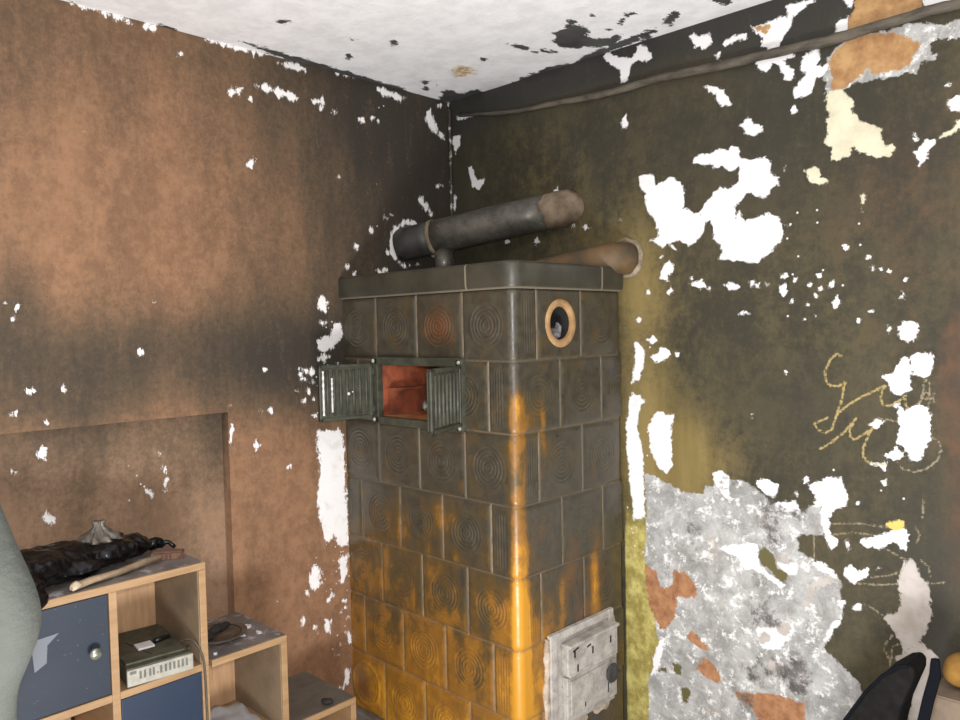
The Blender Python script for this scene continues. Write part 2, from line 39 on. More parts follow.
LWH = [[(-0.13,2.381),(-0.108,2.391),(-0.099,2.36),(-0.073,2.338),(-0.067,2.312),(-0.037,2.306),(-0.033,2.292),(-0.067,2.29),(-0.118,2.325),(-0.139,2.343)],[(-0.181,2.023),(-0.163,2.034),(-0.156,2.015),(-0.128,2.002),(-0.124,1.981),(-0.15,1.983)],[(-0.399,2.431),(-0.36,2.431),(-0.308,2.431),(-0.268,2.423),(-0.248,2.403),(-0.296,2.401),(-0.348,2.403)],[(-0.074,2.424),(-0.041,2.433),(-0.038,2.423),(-0.071,2.414)],[(-0.007,2.447),(0.023,2.451),(0.023,2.437),(-0.003,2.435)],[(-0.458,2.295),(-0.461,2.29),(-0.467,2.288),(-0.472,2.29),(-0.472,2.295),(-0.467,2.3),(-0.461,2.299)],[(-0.399,2.313),(-0.401,2.308),(-0.407,2.306),(-0.411,2.308),(-0.411,2.313),(-0.406,2.316),(-0.401,2.316)],[(-0.379,2.303),(-0.381,2.299),(-0.387,2.297),(-0.391,2.299),(-0.391,2.303),(-0.386,2.307),(-0.381,2.307)],[(-0.223,2.124),(-0.225,2.12),(-0.23,2.119),(-0.234,2.121),(-0.233,2.124),(-0.23,2.127),(-0.225,2.127)],[(-0.399,2.059),(-0.401,2.056),(-0.406,2.055),(-0.409,2.056),(-0.409,2.06),(-0.405,2.062),(-0.401,2.062)],[(-0.013,2.112),(0.004,2.158),(0.014,2.143),(0.01,2.109)],[(0.01,2.401),(0.02,2.43),(0.023,2.349),(0.011,2.346)],[(-0.072,2.089),(-0.074,2.085),(-0.079,2.084),(-0.083,2.085),(-0.083,2.089),(-0.079,2.092),(-0.074,2.092)],[(-0.048,2.095),(-0.05,2.091),(-0.056,2.09),(-0.06,2.091),(-0.059,2.095),(-0.055,2.098),(-0.05,2.098)],[(-1,2.285),(-0.978,2.313),(-0.947,2.316),(-0.962,2.288),(-0.994,2.271)],[(-0.919,2.28),(-0.922,2.274),(-0.93,2.271),(-0.936,2.274),(-0.935,2.281),(-0.929,2.286),(-0.922,2.286)],[(-0.904,2.331),(-0.853,2.338),(-0.779,2.337),(-0.731,2.322),(-0.741,2.311),(-0.817,2.313)],[(-0.681,2.326),(-0.636,2.336),(-0.629,2.324),(-0.672,2.314)],[(-0.635,2.309),(-0.639,2.302),(-0.648,2.298),(-0.655,2.302),(-0.655,2.309),(-0.648,2.315),(-0.639,2.315)],[(-0.569,2.301),(-0.573,2.293),(-0.582,2.29),(-0.589,2.293),(-0.589,2.301),(-0.582,2.307),(-0.573,2.307)],[(-0.451,2.299),(-0.454,2.292),(-0.462,2.29),(-0.468,2.293),(-0.468,2.299),(-0.462,2.304),(-0.454,2.304)],[(-0.944,2.058),(-0.917,2.089),(-0.908,2.079),(-0.927,2.053)],[(-1.155,2.378),(-1.157,2.373),(-1.163,2.37),(-1.167,2.372),(-1.167,2.378),(-1.162,2.382),(-1.157,2.382)],[(-0.566,2.067),(-0.569,2.061),(-0.577,2.058),(-0.582,2.061),(-0.582,2.068),(-0.576,2.072),(-0.569,2.072)],[(-1.453,2.086),(-1.454,2.083),(-1.457,2.082),(-1.46,2.083),(-1.46,2.087),(-1.457,2.09),(-1.454,2.089)],[(-0.4,2.311),(-0.403,2.306),(-0.409,2.304),(-0.414,2.306),(-0.413,2.311),(-0.409,2.315),(-0.403,2.315)],[(-1.272,2.432),(-1.245,2.453),(-1.221,2.441),(-1.241,2.418)],[(-0.823,2.429),(-0.698,2.437),(-0.702,2.42),(-0.776,2.417)],[(-0.574,2.447),(-0.488,2.457),(-0.493,2.444)],[(-0.399,2.426),(-0.317,2.433),(-0.244,2.416),(-0.262,2.399),(-0.353,2.408)],[(-1.468,2.455),(-1.321,2.443),(-1.308,2.43),(-1.343,2.432),(-1.474,2.448)],[(-1.073,2.448),(-0.849,2.452),(-0.859,2.439),(-1.058,2.434)],[(-0.678,1.617),(-0.655,1.624),(-0.64,1.6),(-0.647,1.573),(-0.673,1.584)],[(-0.665,1.526),(-0.645,1.536),(-0.636,1.523),(-0.654,1.518)],[(-0.68,1.461),(-0.631,1.488),(-0.613,1.522),(-0.588,1.521),(-0.577,1.486),(-0.598,1.459),(-0.616,1.432),(-0.662,1.42),(-0.678,1.434)],[(-1.637,1.581),(-1.641,1.574),(-1.648,1.572),(-1.653,1.577),(-1.653,1.585),(-1.647,1.59),(-1.64,1.589)],[(-1.671,1.593),(-1.673,1.589),(-1.677,1.588),(-1.68,1.591),(-1.68,1.596),(-1.676,1.598),(-1.673,1.597)],[(-1.656,1.549),(-1.657,1.545),(-1.66,1.545),(-1.663,1.547),(-1.663,1.55),(-1.66,1.553),(-1.657,1.552)],[(-1.621,1.349),(-1.624,1.344),(-1.628,1.344),(-1.632,1.347),(-1.632,1.353),(-1.628,1.356),(-1.623,1.354)],[(-1.665,1.289),(-1.667,1.285),(-1.671,1.284),(-1.674,1.287),(-1.674,1.292),(-1.671,1.294),(-1.667,1.293)],[(-1.581,1.255),(-1.583,1.251),(-1.588,1.25),(-1.592,1.254),(-1.591,1.259),(-1.587,1.262),(-1.583,1.26)],[(-1.537,1.351),(-1.538,1.347),(-1.542,1.347),(-1.544,1.349),(-1.544,1.353),(-1.541,1.355),(-1.538,1.354)],[(-1.315,1.444),(-1.316,1.44),(-1.32,1.44),(-1.323,1.442),(-1.323,1.446),(-1.32,1.449),(-1.316,1.448)],[(-1.272,1.598),(-1.274,1.595),(-1.278,1.594),(-1.281,1.596),(-1.281,1.6),(-1.278,1.603),(-1.274,1.602)],[(-0.891,1.369),(-0.895,1.362),(-0.904,1.361),(-0.91,1.366),(-0.91,1.374),(-0.903,1.378),(-0.895,1.376)],[(-1.025,1.257),(-1.027,1.253),(-1.033,1.252),(-1.037,1.256),(-1.037,1.261),(-1.033,1.264),(-1.027,1.263)],[(-0.873,1.226),(-0.876,1.221),(-0.882,1.221),(-0.887,1.225),(-0.887,1.23),(-0.882,1.233),(-0.876,1.232)],[(-0.927,1.249),(-0.929,1.245),(-0.934,1.245),(-0.938,1.248),(-0.938,1.252),(-0.934,1.255),(-0.929,1.253)],[(-0.925,1.231),(-0.926,1.228),(-0.93,1.228),(-0.933,1.23),(-0.933,1.233),(-0.93,1.235),(-0.926,1.234)],[(-1.04,1.135),(-1.029,1.199),(-1.02,1.196),(-1.031,1.147)],[(-0.95,1.118),(-0.935,1.129),(-0.931,1.109),(-0.945,1.101)],[(-0.812,1.023),(-0.815,1.018),(-0.821,1.018),(-0.826,1.022),(-0.826,1.028),(-0.821,1.03),(-0.815,1.028)],[(-0.533,1.736),(-0.537,1.73),(-0.544,1.728),(-0.55,1.732),(-0.55,1.738),(-0.544,1.742),(-0.536,1.741)],[(-0.51,1.708),(-0.513,1.704),(-0.519,1.703),(-0.523,1.705),(-0.523,1.71),(-0.518,1.714),(-0.513,1.713)],[(-0.486,1.814),(-0.49,1.807),(-0.499,1.805),(-0.506,1.809),(-0.506,1.816),(-0.498,1.821),(-0.49,1.82)],[(-0.772,1.288),(-0.775,1.283),(-0.782,1.282),(-0.787,1.286),(-0.787,1.292),(-0.781,1.295),(-0.775,1.293)],[(-0.755,1.35),(-0.758,1.345),(-0.764,1.344),(-0.769,1.348),(-0.769,1.353),(-0.764,1.357),(-0.757,1.355)],[(-0.73,1.355),(-0.733,1.349),(-0.741,1.348),(-0.748,1.352),(-0.747,1.359),(-0.741,1.363),(-0.733,1.362)],[(-0.708,1.351),(-0.711,1.346),(-0.718,1.345),(-0.723,1.349),(-0.723,1.355),(-0.717,1.358),(-0.711,1.357)],[(-0.696,1.312),(-0.7,1.307),(-0.706,1.306),(-0.712,1.31),(-0.711,1.316),(-0.706,1.32),(-0.699,1.318)],[(-0.743,1.329),(-0.746,1.324),(-0.753,1.323),(-0.758,1.327),(-0.758,1.333),(-0.752,1.336),(-0.746,1.334)],[(-0.723,1.28),(-0.726,1.275),(-0.733,1.274),(-0.738,1.278),(-0.738,1.284),(-0.732,1.288),(-0.726,1.286)],[(-0.703,1.252),(-0.706,1.247),(-0.713,1.246),(-0.718,1.25),(-0.718,1.256),(-0.713,1.259),(-0.706,1.257)],[(-0.76,1.363),(-0.763,1.359),(-0.768,1.359),(-0.772,1.362),(-0.772,1.366),(-0.768,1.369),(-0.763,1.368)],[(-0.74,1.248),(-0.743,1.243),(-0.749,1.242),(-0.754,1.246),(-0.754,1.252),(-0.749,1.255),(-0.742,1.253)],[(-0.696,1.19),(-0.7,1.184),(-0.708,1.183),(-0.714,1.188),(-0.714,1.195),(-0.707,1.199),(-0.699,1.196)],[(-0.339,1.827),(-0.326,1.887),(-0.298,1.913),(-0.274,1.932),(-0.25,1.938),(-0.194,1.922),(-0.203,1.916),(-0.251,1.92),(-0.291,1.89),(-0.311,1.858),(-0.316,1.822),(-0.299,1.775),(-0.26,1.753),(-0.256,1.741),(-0.28,1.746),(-0.318,1.786)],[(-0.351,1.935),(-0.354,1.93),(-0.361,1.928),(-0.366,1.931),(-0.365,1.936),(-0.36,1.94),(-0.354,1.939)],[(-0.322,1.95),(-0.324,1.946),(-0.329,1.945),(-0.333,1.947),(-0.333,1.951),(-0.329,1.954),(-0.324,1.954)],[(-0.345,1.801),(-0.347,1.797),(-0.353,1.796),(-0.358,1.798),(-0.358,1.803),(-0.353,1.806),(-0.347,1.806)],[(-0.423,1.881),(-0.425,1.877),(-0.43,1.876),(-0.434,1.878),(-0.434,1.882),(-0.43,1.885),(-0.425,1.885)],[(-0.374,1.73),(-0.365,1.739),(-0.356,1.731),(-0.369,1.724)],[(-0.403,1.732),(-0.384,1.718),(-0.396,1.714)],[(-0.185,1.761),(-0.188,1.756),(-0.195,1.754),(-0.2,1.757),(-0.2,1.763),(-0.194,1.766),(-0.187,1.766)],[(-0.234,1.755),(-0.236,1.752),(-0.241,1.751),(-0.245,1.753),(-0.245,1.756),(-0.241,1.759),(-0.236,1.758)],[(-0.11,1.969),(-0.118,1.962),(-0.131,1.967)],[(-0.699,1.133),(-0.607,1.137),(-0.577,1.089),(-0.579,0.901),(-0.581,0.693),(-0.613,0.688),(-0.638,0.743),(-0.674,0.713),(-0.697,0.81),(-0.711,0.886),(-0.691,0.993)],[(-0.755,0.603),(-0.728,0.662),(-0.699,0.626),(-0.705,0.561),(-0.74,0.555)],[(-0.623,0.646),(-0.587,0.656),(-0.585,0.58),(-0.608,0.559)],[(-0.684,0.436),(-0.662,0.43),(-0.668,0.386),(-0.685,0.399)],[(-0.631,0.155),(-0.597,0.22),(-0.583,0.208),(-0.613,0.141)],[(-0.686,1.393),(-0.667,1.422),(-0.633,1.406),(-0.656,1.385)],[(-0.693,0.416),(-0.677,0.428),(-0.661,0.417),(-0.674,0.4),(-0.684,0.386)],[(-0.674,0.508),(-0.653,0.527),(-0.646,0.514),(-0.662,0.505)],[(-0.626,0.41),(-0.629,0.406),(-0.635,0.407),(-0.64,0.411),(-0.64,0.417),(-0.635,0.419),(-0.628,0.416)],[(-0.596,0.362),(-0.6,0.357),(-0.609,0.358),(-0.615,0.364),(-0.615,0.371),(-0.608,0.374),(-0.6,0.37)],[(-0.617,0.325),(-0.619,0.321),(-0.626,0.322),(-0.63,0.327),(-0.63,0.332),(-0.625,0.334),(-0.619,0.331)],[(-0.874,0.555),(-0.876,0.552),(-0.88,0.553),(-0.883,0.556),(-0.883,0.56),(-0.879,0.561),(-0.875,0.559)],[(-0.722,0.421),(-0.724,0.418),(-0.729,0.419),(-0.732,0.422),(-0.732,0.426),(-0.729,0.428),(-0.724,0.425)],[(-0.586,0.35),(-0.576,0.344),(-0.577,0.32),(-0.584,0.329)],[(-0.576,0.417),(-0.579,0.413),(-0.586,0.413),(-0.591,0.418),(-0.59,0.423),(-0.585,0.425),(-0.579,0.422)],[(-0.632,0.289),(-0.634,0.286),(-0.638,0.287),(-0.642,0.29),(-0.641,0.294),(-0.638,0.295),(-0.634,0.293)],[(-0.765,0.569),(-0.753,0.566),(-0.758,0.547)],[(-0.633,0.166),(-0.613,0.172),(-0.591,0.21),(-0.584,0.204),(-0.605,0.149),(-0.622,0.148)],[(-0.708,0.397),(-0.71,0.394),(-0.714,0.395),(-0.717,0.398),(-0.717,0.401),(-0.714,0.403),(-0.71,0.401)],[(-0.78,0.461),(-0.775,0.473),(-0.775,0.447),(-0.78,0.448)],[(-0.592,0.483),(-0.594,0.479),(-0.6,0.48),(-0.604,0.484),(-0.604,0.489),(-0.599,0.49),(-0.594,0.488)],[(-0.593,0.456),(-0.595,0.452),(-0.601,0.452),(-0.605,0.457),(-0.605,0.461),(-0.6,0.463),(-0.595,0.461)],[(-0.608,0.446),(-0.611,0.443),(-0.616,0.444),(-0.619,0.447),(-0.619,0.451),(-0.615,0.453),(-0.61,0.451)]]
LRW = [[(-1.255,1.129),(-1.26,1.125),(-1.25,1.119)],[(-1.249,1.067),(-1.245,1.08),(-1.24,1.057),(-1.247,1.054)],[(-1.248,1.033),(-1.237,1.04),(-1.24,1.014),(-1.249,1.017)],[(-1.304,1.016),(-1.292,1.01),(-1.284,0.995),(-1.3,1.003)],[(-1.251,1.007),(-1.239,1.001),(-1.25,0.988)],[(-1.603,1.162),(-1.593,1.173),(-1.582,1.174),(-1.586,1.152),(-1.597,1.149)],[(-1.594,0.985),(-1.584,0.991),(-1.569,0.973),(-1.573,0.962),(-1.587,0.968)],[(-1.663,1.126),(-1.665,1.123),(-1.669,1.122),(-1.672,1.125),(-1.672,1.13),(-1.669,1.132),(-1.665,1.131)],[(-1.271,0.995),(-1.273,0.992),(-1.276,0.992),(-1.279,0.995),(-1.279,0.998),(-1.276,1),(-1.272,0.999)]]
CBL = [[(0.785,-0.282),(0.837,-0.283),(0.894,-0.332),(0.901,-0.317),(0.873,-0.282),(0.891,-0.232),(0.853,-0.188),(0.849,-0.132),(0.925,-0.108),(0.905,-0.07),(0.842,-0.033),(0.784,-0.096),(0.744,-0.096),(0.719,-0.168),(0.743,-0.227)],[(1,-0.217),(1.043,-0.24),(1.066,-0.215),(1.058,-0.203),(1.019,-0.203),(0.97,-0.169)],[(0.621,-0.319),(0.648,-0.247),(0.63,-0.222),(0.619,-0.278)],[(0.629,-0.201),(0.668,-0.189),(0.684,-0.141),(0.655,-0.14),(0.623,-0.185)],[(0.467,-0.264),(0.455,-0.255),(0.449,-0.257),(0.453,-0.268),(0.464,-0.279),(0.475,-0.283),(0.476,-0.277)],[(0.562,-0.035),(0.652,-0.021),(0.623,0.007),(0.545,0.013)],[(1.24,-0.143),(1.289,-0.123),(1.311,-0.099),(1.28,-0.067),(1.272,-0.109)],[(1.131,-0.144),(1.151,-0.141),(1.113,-0.076),(1.085,-0.058),(1.072,-0.083)],[(0.451,-0.039),(0.472,-0.027),(0.435,-0.002)],[(0.963,-0.3),(0.956,-0.294),(0.952,-0.295),(0.954,-0.302),(0.96,-0.311),(0.966,-0.314),(0.967,-0.309)],[(0.079,-0.126),(0.125,-0.135),(0.114,-0.056),(0.208,-0.043),(0.189,0.03),(0.252,0.037),(0.414,-0.014),(0.547,-0.026),(0.651,-0.011),(0.843,-0.053),(1,-0.067),(1.048,-0.071),(0.948,-0.023),(0.732,0.029),(0.396,0.08),(0.098,0.124),(-0.101,0.151),(-0.05,-0.009)],[(0.914,-0.18),(0.936,-0.168),(0.92,-0.154)],[(0.971,-0.059),(1.014,-0.071),(1.041,-0.06),(0.961,0.013),(0.942,0.013)],[(0.278,-0.981),(0.31,-0.974),(0.302,-0.955),(0.271,-0.965)],[(0.312,-0.741),(0.316,-0.716),(0.297,-0.715)],[(0.376,-0.594),(0.363,-0.587),(0.356,-0.589),(0.361,-0.599),(0.374,-0.609),(0.385,-0.612),(0.386,-0.605)],[(0.176,-0.633),(0.161,-0.626),(0.153,-0.628),(0.159,-0.638),(0.174,-0.649),(0.186,-0.652),(0.187,-0.645)],[(0.005,-1.231),(0.015,-1.17),(-0.008,-1.166),(-0.03,-1.21)],[(0.053,-0.972),(0.057,-0.883),(0.045,-0.747),(0.035,-0.527),(0.016,-0.273),(-0.025,-0.083),(-0.048,-0.108),(-0.023,-0.485),(-0.01,-0.745),(0.019,-0.908)],[(0.131,-0.237),(0.103,-0.22),(0.09,-0.222),(0.101,-0.244),(0.128,-0.267),(0.15,-0.275),(0.151,-0.262)],[(0.096,-0.198),(0.072,-0.182),(0.06,-0.184),(0.07,-0.204),(0.094,-0.225),(0.114,-0.232),(0.115,-0.22)],[(0.132,-0.182),(0.118,-0.172),(0.111,-0.174),(0.117,-0.185),(0.13,-0.197),(0.142,-0.201),(0.142,-0.195)],[(0.61,-0.559),(0.604,-0.555),(0.6,-0.556),(0.602,-0.562),(0.608,-0.568),(0.614,-0.569),(0.615,-0.566)],[(0.014,-1.488),(-0.008,-1.437),(-0.043,-1.33),(-0.057,-1.337),(-0.024,-1.454)]]
CBR = [[(0.297,-0.28),(0.356,-0.289),(0.375,-0.244),(0.337,-0.182),(0.284,-0.187),(0.249,-0.21)]]
CABLE = [(0.068, 2.375), (0.244, 2.347), (0.393, 2.326), (0.621, 2.313), (0.838, 2.299), (1.011, 2.305), (1.179, 2.293), (1.336, 2.287), (1.526, 2.28), (1.669, 2.282), (1.778, 2.286), (1.873, 2.285), (1.978, 2.281)]
# ---------------------------------------------------------------- helpers
class NT:
    def __init__(s, name, rough=.8):
        s.m = bpy.data.materials.new(name); s.m.use_nodes = True; s.t = s.m.node_tree; s.b = s.t.nodes['Principled BSDF']
        s.b.inputs['Roughness'].default_value = rough; s.tc = None
    def n(s, k): return s.t.nodes.new(k)
    def put(s, sock, v):
        if isinstance(v, bpy.types.NodeSocket): s.t.links.new(v, sock)
        elif isinstance(v, (tuple, list)): sock.default_value = tuple(v)+((1,) if len(v) == 3 and len(sock.default_value) == 4 else ())
        else: sock.default_value = v
    def co(s):
        if not s.tc: s.tc = s.n('ShaderNodeTexCoord')
        return s.tc.outputs['Object']
    def scaled(s, sc):
        n = s.n('ShaderNodeMapping'); s.put(n.inputs[0], s.co()); n.inputs['Scale'].default_value = sc; return n.outputs[0]
    def noise(s, scale, detail=4, rough=.55, vec=None, dist=0):
        n = s.n('ShaderNodeTexNoise'); s.put(n.inputs['Vector'], vec or s.co()); n.inputs['Scale'].default_value = scale
        n.inputs['Detail'].default_value = detail; n.inputs['Roughness'].default_value = rough; n.inputs['Distortion'].default_value = dist
        return n.outputs[0]
    def voro(s, scale):
        n = s.n('ShaderNodeTexVoronoi'); s.put(n.inputs['Vector'], s.co()); n.inputs['Scale'].default_value = scale
        return n.outputs['Distance'], n.outputs['Color']
    def ma(s, op, a, b=0, clamp=False):
        n = s.n('ShaderNodeMath'); n.operation = op; n.use_clamp = clamp; s.put(n.inputs[0], a); s.put(n.inputs[1], b); return n.outputs[0]
    def sm(s, x, lo, hi, a=0., b=1.):
        n = s.n('ShaderNodeMapRange'); n.interpolation_type = 'SMOOTHSTEP'; s.put(n.inputs[0], x)
        for i, v in zip((1, 2, 3, 4), (lo, hi, a, b)): n.inputs[i].default_value = v
        return n.outputs[0]
    def lin(s, x, lo, hi, a=0., b=1.):
        n = s.n('ShaderNodeMapRange'); s.put(n.inputs[0], x)
        for i, v in zip((1, 2, 3, 4), (lo, hi, a, b)): n.inputs[i].default_value = v
        return n.outputs[0]
    def mix(s, f, a, b):
        n = s.n('ShaderNodeMix'); n.data_type = 'RGBA'; s.put(n.inputs[0], f); s.put(n.inputs[6], a); s.put(n.inputs[7], b); return n.outputs[2]
    def at(s, name):
        n = s.n('ShaderNodeAttribute'); n.attribute_name = name; return n.outputs['Fac']
    def col(s, v): s.put(s.b.inputs['Base Color'], v)
    def bump(s, h, st=.4, d=.005):
        n = s.n('ShaderNodeBump'); n.inputs['Strength'].default_value = st; n.inputs['Distance'].default_value = d
        s.put(n.inputs['Height'], h); s.t.links.new(n.outputs[0], s.b.inputs['Normal'])

def srgb(r, g, b, k=.85):
    f = lambda c: (c/12.92 if c <= .04045 else ((c+.055)/1.055)**2.4)
    return tuple(f(c/255)*k for c in (r, g, b))

def simple(name, rgb, rgb2=None, scale=20, rough=.7, metal=0., bump=0., sc=None, bd=.004):
    m = NT(name, rough); m.b.inputs['Metallic'].default_value = metal
    v = m.scaled(sc) if sc else None
    f = m.noise(scale, 5, .6, v)
    m.col(m.mix(m.sm(f, .3, .7), rgb, rgb2 or tuple(c*.7 for c in rgb)))
    if bump: m.bump(f, bump, bd)
    return m.m

def link(name, me, mat=None, parent=None):
    o = bpy.data.objects.new(name, me); COL.objects.link(o)
    if mat: me.materials.append(mat)
    if parent: o.parent = parent
    return o
def obj(name, bm, mat=None, parent=None, smooth=False, bevel=0., seg=2):
    me = bpy.data.meshes.new(name); bmesh.ops.recalc_face_normals(bm, faces=bm.faces); bm.to_mesh(me); bm.free()
    if smooth:
        for p in me.polygons: p.use_smooth = True
    o = link(name, me, mat, parent)
    if bevel:
        md = o.modifiers.new('bevel', 'BEVEL'); md.width = bevel; md.segments = seg; md.limit_method = 'ANGLE'
        md.angle_limit = .6
        for p in me.polygons: p.use_smooth = False
    return o
def tag(o, label, cat, group=None, kind=None):
    o['label'] = label; o['category'] = cat
    if group: o['group'] = group
    if kind: o['kind'] = kind
    return o
def empty(name, label, cat, loc=(0, 0, 0), rz=0., group=None):
    o = bpy.data.objects.new(name, None); COL.objects.link(o); o.location = loc; o.rotation_euler = (0, 0, rz); o.empty_display_size = .1
    return tag(o, label, cat, group)
def struct(o): o['kind'] = 'structure'; return o
def box(bm, x0, x1, y0, y1, z0, z1, M=None):
    vs = [bm.verts.new(Vector(c) if M is None else M @ Vector(c)) for c in ((x0,y0,z0),(x1,y0,z0),(x1,y1,z0),(x0,y1,z0),(x0,y0,z1),(x1,y0,z1),(x1,y1,z1),(x0,y1,z1))]
    for f in ((3,2,1,0),(4,5,6,7),(0,1,5,4),(1,2,6,5),(2,3,7,6),(3,0,4,7)): bm.faces.new([vs[i] for i in f])
def frame_of(d):
    d = d.normalized(); a = Vector((0, 0, 1)) if abs(d.z) < .9 else Vector((1, 0, 0))
    u = d.cross(a).normalized(); return u, d.cross(u).normalized()
def tube(bm, pts, rad, n=10, cap=True):
    pts = [Vector(p) for p in pts]; rings = []
    if not isinstance(rad, (list, tuple)): rad = [rad]*len(pts)
    for i, p in enumerate(pts):
        d = (pts[min(i+1, len(pts)-1)]-pts[max(i-1, 0)]); u, v = frame_of(d)
        if rings:                                     # keep rings aligned
            u = (pu-d.normalized()*pu.dot(d.normalized())).normalized(); v = d.normalized().cross(u)
        pu = u
        rings.append([bm.verts.new(p+(u*math.cos(t)+v*math.sin(t))*rad[i]) for t in [2*PI*k/n for k in range(n)]])
    for a, b in zip(rings, rings[1:]):
        for k in range(n): bm.faces.new((a[k], a[(k+1) % n], b[(k+1) % n], b[k]))
    if cap:
        bm.faces.new(rings[0][::-1]); bm.faces.new(rings[-1])
    return rings
def lathe(bm, prof, M, n=40):
    """prof: (r, h) along local z of M"""
    rings = []
    for r, h in prof:
        if r < 1e-6: rings.append([bm.verts.new(M @ Vector((0, 0, h)))])
        else: rings.append([bm.verts.new(M @ Vector((r*math.cos(2*PI*k/n), r*math.sin(2*PI*k/n), h))) for k in range(n)])
    for a, b in zip(rings, rings[1:]):
        for k in range(n):
            f = [a[k % len(a)], a[(k+1) % len(a)], b[(k+1) % len(b)], b[k % len(b)]]
            f = [v for i, v in enumerate(f) if v not in f[:i]]
            if len(f) > 2: bm.faces.new(f)
def axis(origin, z):
    z = Vector(z).normalized(); u, v = frame_of(z)
    return Matrix(((u.x, v.x, z.x, origin[0]), (u.y, v.y, z.y, origin[1]), (u.z, v.z, z.z, origin[2]), (0, 0, 0, 1)))
def ellipsoid(bm, c, r, sub=3, M=None):
    res = bmesh.ops.create_icosphere(bm, subdivisions=sub, radius=1)
    for v in res['verts']:
        q = Vector((v.co.x*r[0], v.co.y*r[1], v.co.z*r[2]))
        v.co = (M @ q if M else q)+Vector(c)
def ns(p, f, seed=0):
    from mathutils import noise
    return noise.noise(Vector((p[0]*f+seed*7.3, p[1]*f-seed*3.1, p[2]*f+seed)))

def sdf(polys, A, B, margin=.045):
    """signed distance (positive inside) of every grid point to a union of polygons"""
    out = np.full(A.shape, -margin)
    for P in polys:
        P = np.array(P); lo = P.min(0)-margin; hi = P.max(0)+margin
        I = np.where((A > lo[0]) & (A < hi[0]) & (B > lo[1]) & (B < hi[1]))
        if not len(I[0]): continue
        a, b = A[I], B[I]; d2 = np.full(a.shape, 1e9); ins = np.zeros(a.shape, bool)
        for (x0, y0), (x1, y1) in zip(P, np.roll(P, -1, 0)):
            dx, dy = x1-x0, y1-y0; L = dx*dx+dy*dy+1e-12
            t = np.clip(((a-x0)*dx+(b-y0)*dy)/L, 0, 1)
            d2 = np.minimum(d2, (a-x0-t*dx)**2+(b-y0-t*dy)**2)
            c = (y0 > b) != (y1 > b)
            with np.errstate(divide='ignore', invalid='ignore'): ins ^= c & (a < (x1-x0)*(b-y0)/(y1-y0)+x0)
        out[I] = np.maximum(out[I], np.where(ins, 1, -1)*np.sqrt(d2))
    return out
def ldist(lines, A, B, margin=.03):
    out = np.full(A.shape, margin)
    for P in lines:
        P = np.array(P); lo = P.min(0)-margin; hi = P.max(0)+margin
        I = np.where((A > lo[0]) & (A < hi[0]) & (B > lo[1]) & (B < hi[1])); a, b = A[I], B[I]
        d2 = np.full(a.shape, 1e9)
        for (x0, y0), (x1, y1) in zip(P, P[1:]):
            dx, dy = x1-x0, y1-y0; L = dx*dx+dy*dy+1e-12
            t = np.clip(((a-x0)*dx+(b-y0)*dy)/L, 0, 1)
            d2 = np.minimum(d2, (a-x0-t*dx)**2+(b-y0-t*dy)**2)
        out[I] = np.minimum(out[I], np.sqrt(d2))
    return out
def gs(A, B, blobs):
    """sum of soft stains: (a, b, ra, rb, amount)"""
    o = np.zeros(A.shape)
    for a, b, ra, rb, k in blobs: o += k*np.exp(-((A-a)/ra)**2-((B-b)/rb)**2)
    return o
def sstep(x, lo, hi):
    t = np.clip((x-lo)/(hi-lo), 0, 1); return t*t*(3-2*t)
def grid_mesh(name, X, Y, Z, attrs, mat, flip=False, skip=None, smooth=False, parent=None):
    """X, Y, Z: 2-D arrays of vertex positions"""
    r, c = X.shape; me = bpy.data.meshes.new(name)
    idx = np.arange(r*c).reshape(r, c)
    q = np.stack([idx[:-1, :-1], idx[:-1, 1:], idx[1:, 1:], idx[1:, :-1]], -1)
    if skip is not None: q = q[~skip]
    q = q.reshape(-1, 4)
    if flip: q = q[:, ::-1]
    me.vertices.add(r*c); me.vertices.foreach_set('co', np.stack([X, Y, Z], -1).astype(np.float32).ravel())
    me.loops.add(q.size); me.loops.foreach_set('vertex_index', q.astype(np.int32).ravel())
    me.polygons.add(len(q)); me.polygons.foreach_set('loop_start', np.arange(0, q.size, 4, dtype=np.int32))
    me.polygons.foreach_set('use_smooth', np.full(len(q), smooth))
    me.update(calc_edges=True)
    for k, v in attrs.items():
        a = me.attributes.new(k, 'FLOAT', 'POINT'); a.data.foreach_set('value', v.astype(np.float32).ravel())
    return link(name, me, mat, parent)

# ---------------------------------------------------------------- the setting
def paint_layers(m, base, edge, layers):
    for a, c in layers:
        base = m.mix(m.sm(m.ma('ADD', m.at(a), edge), -.0012, .0012), base, c)
    return base

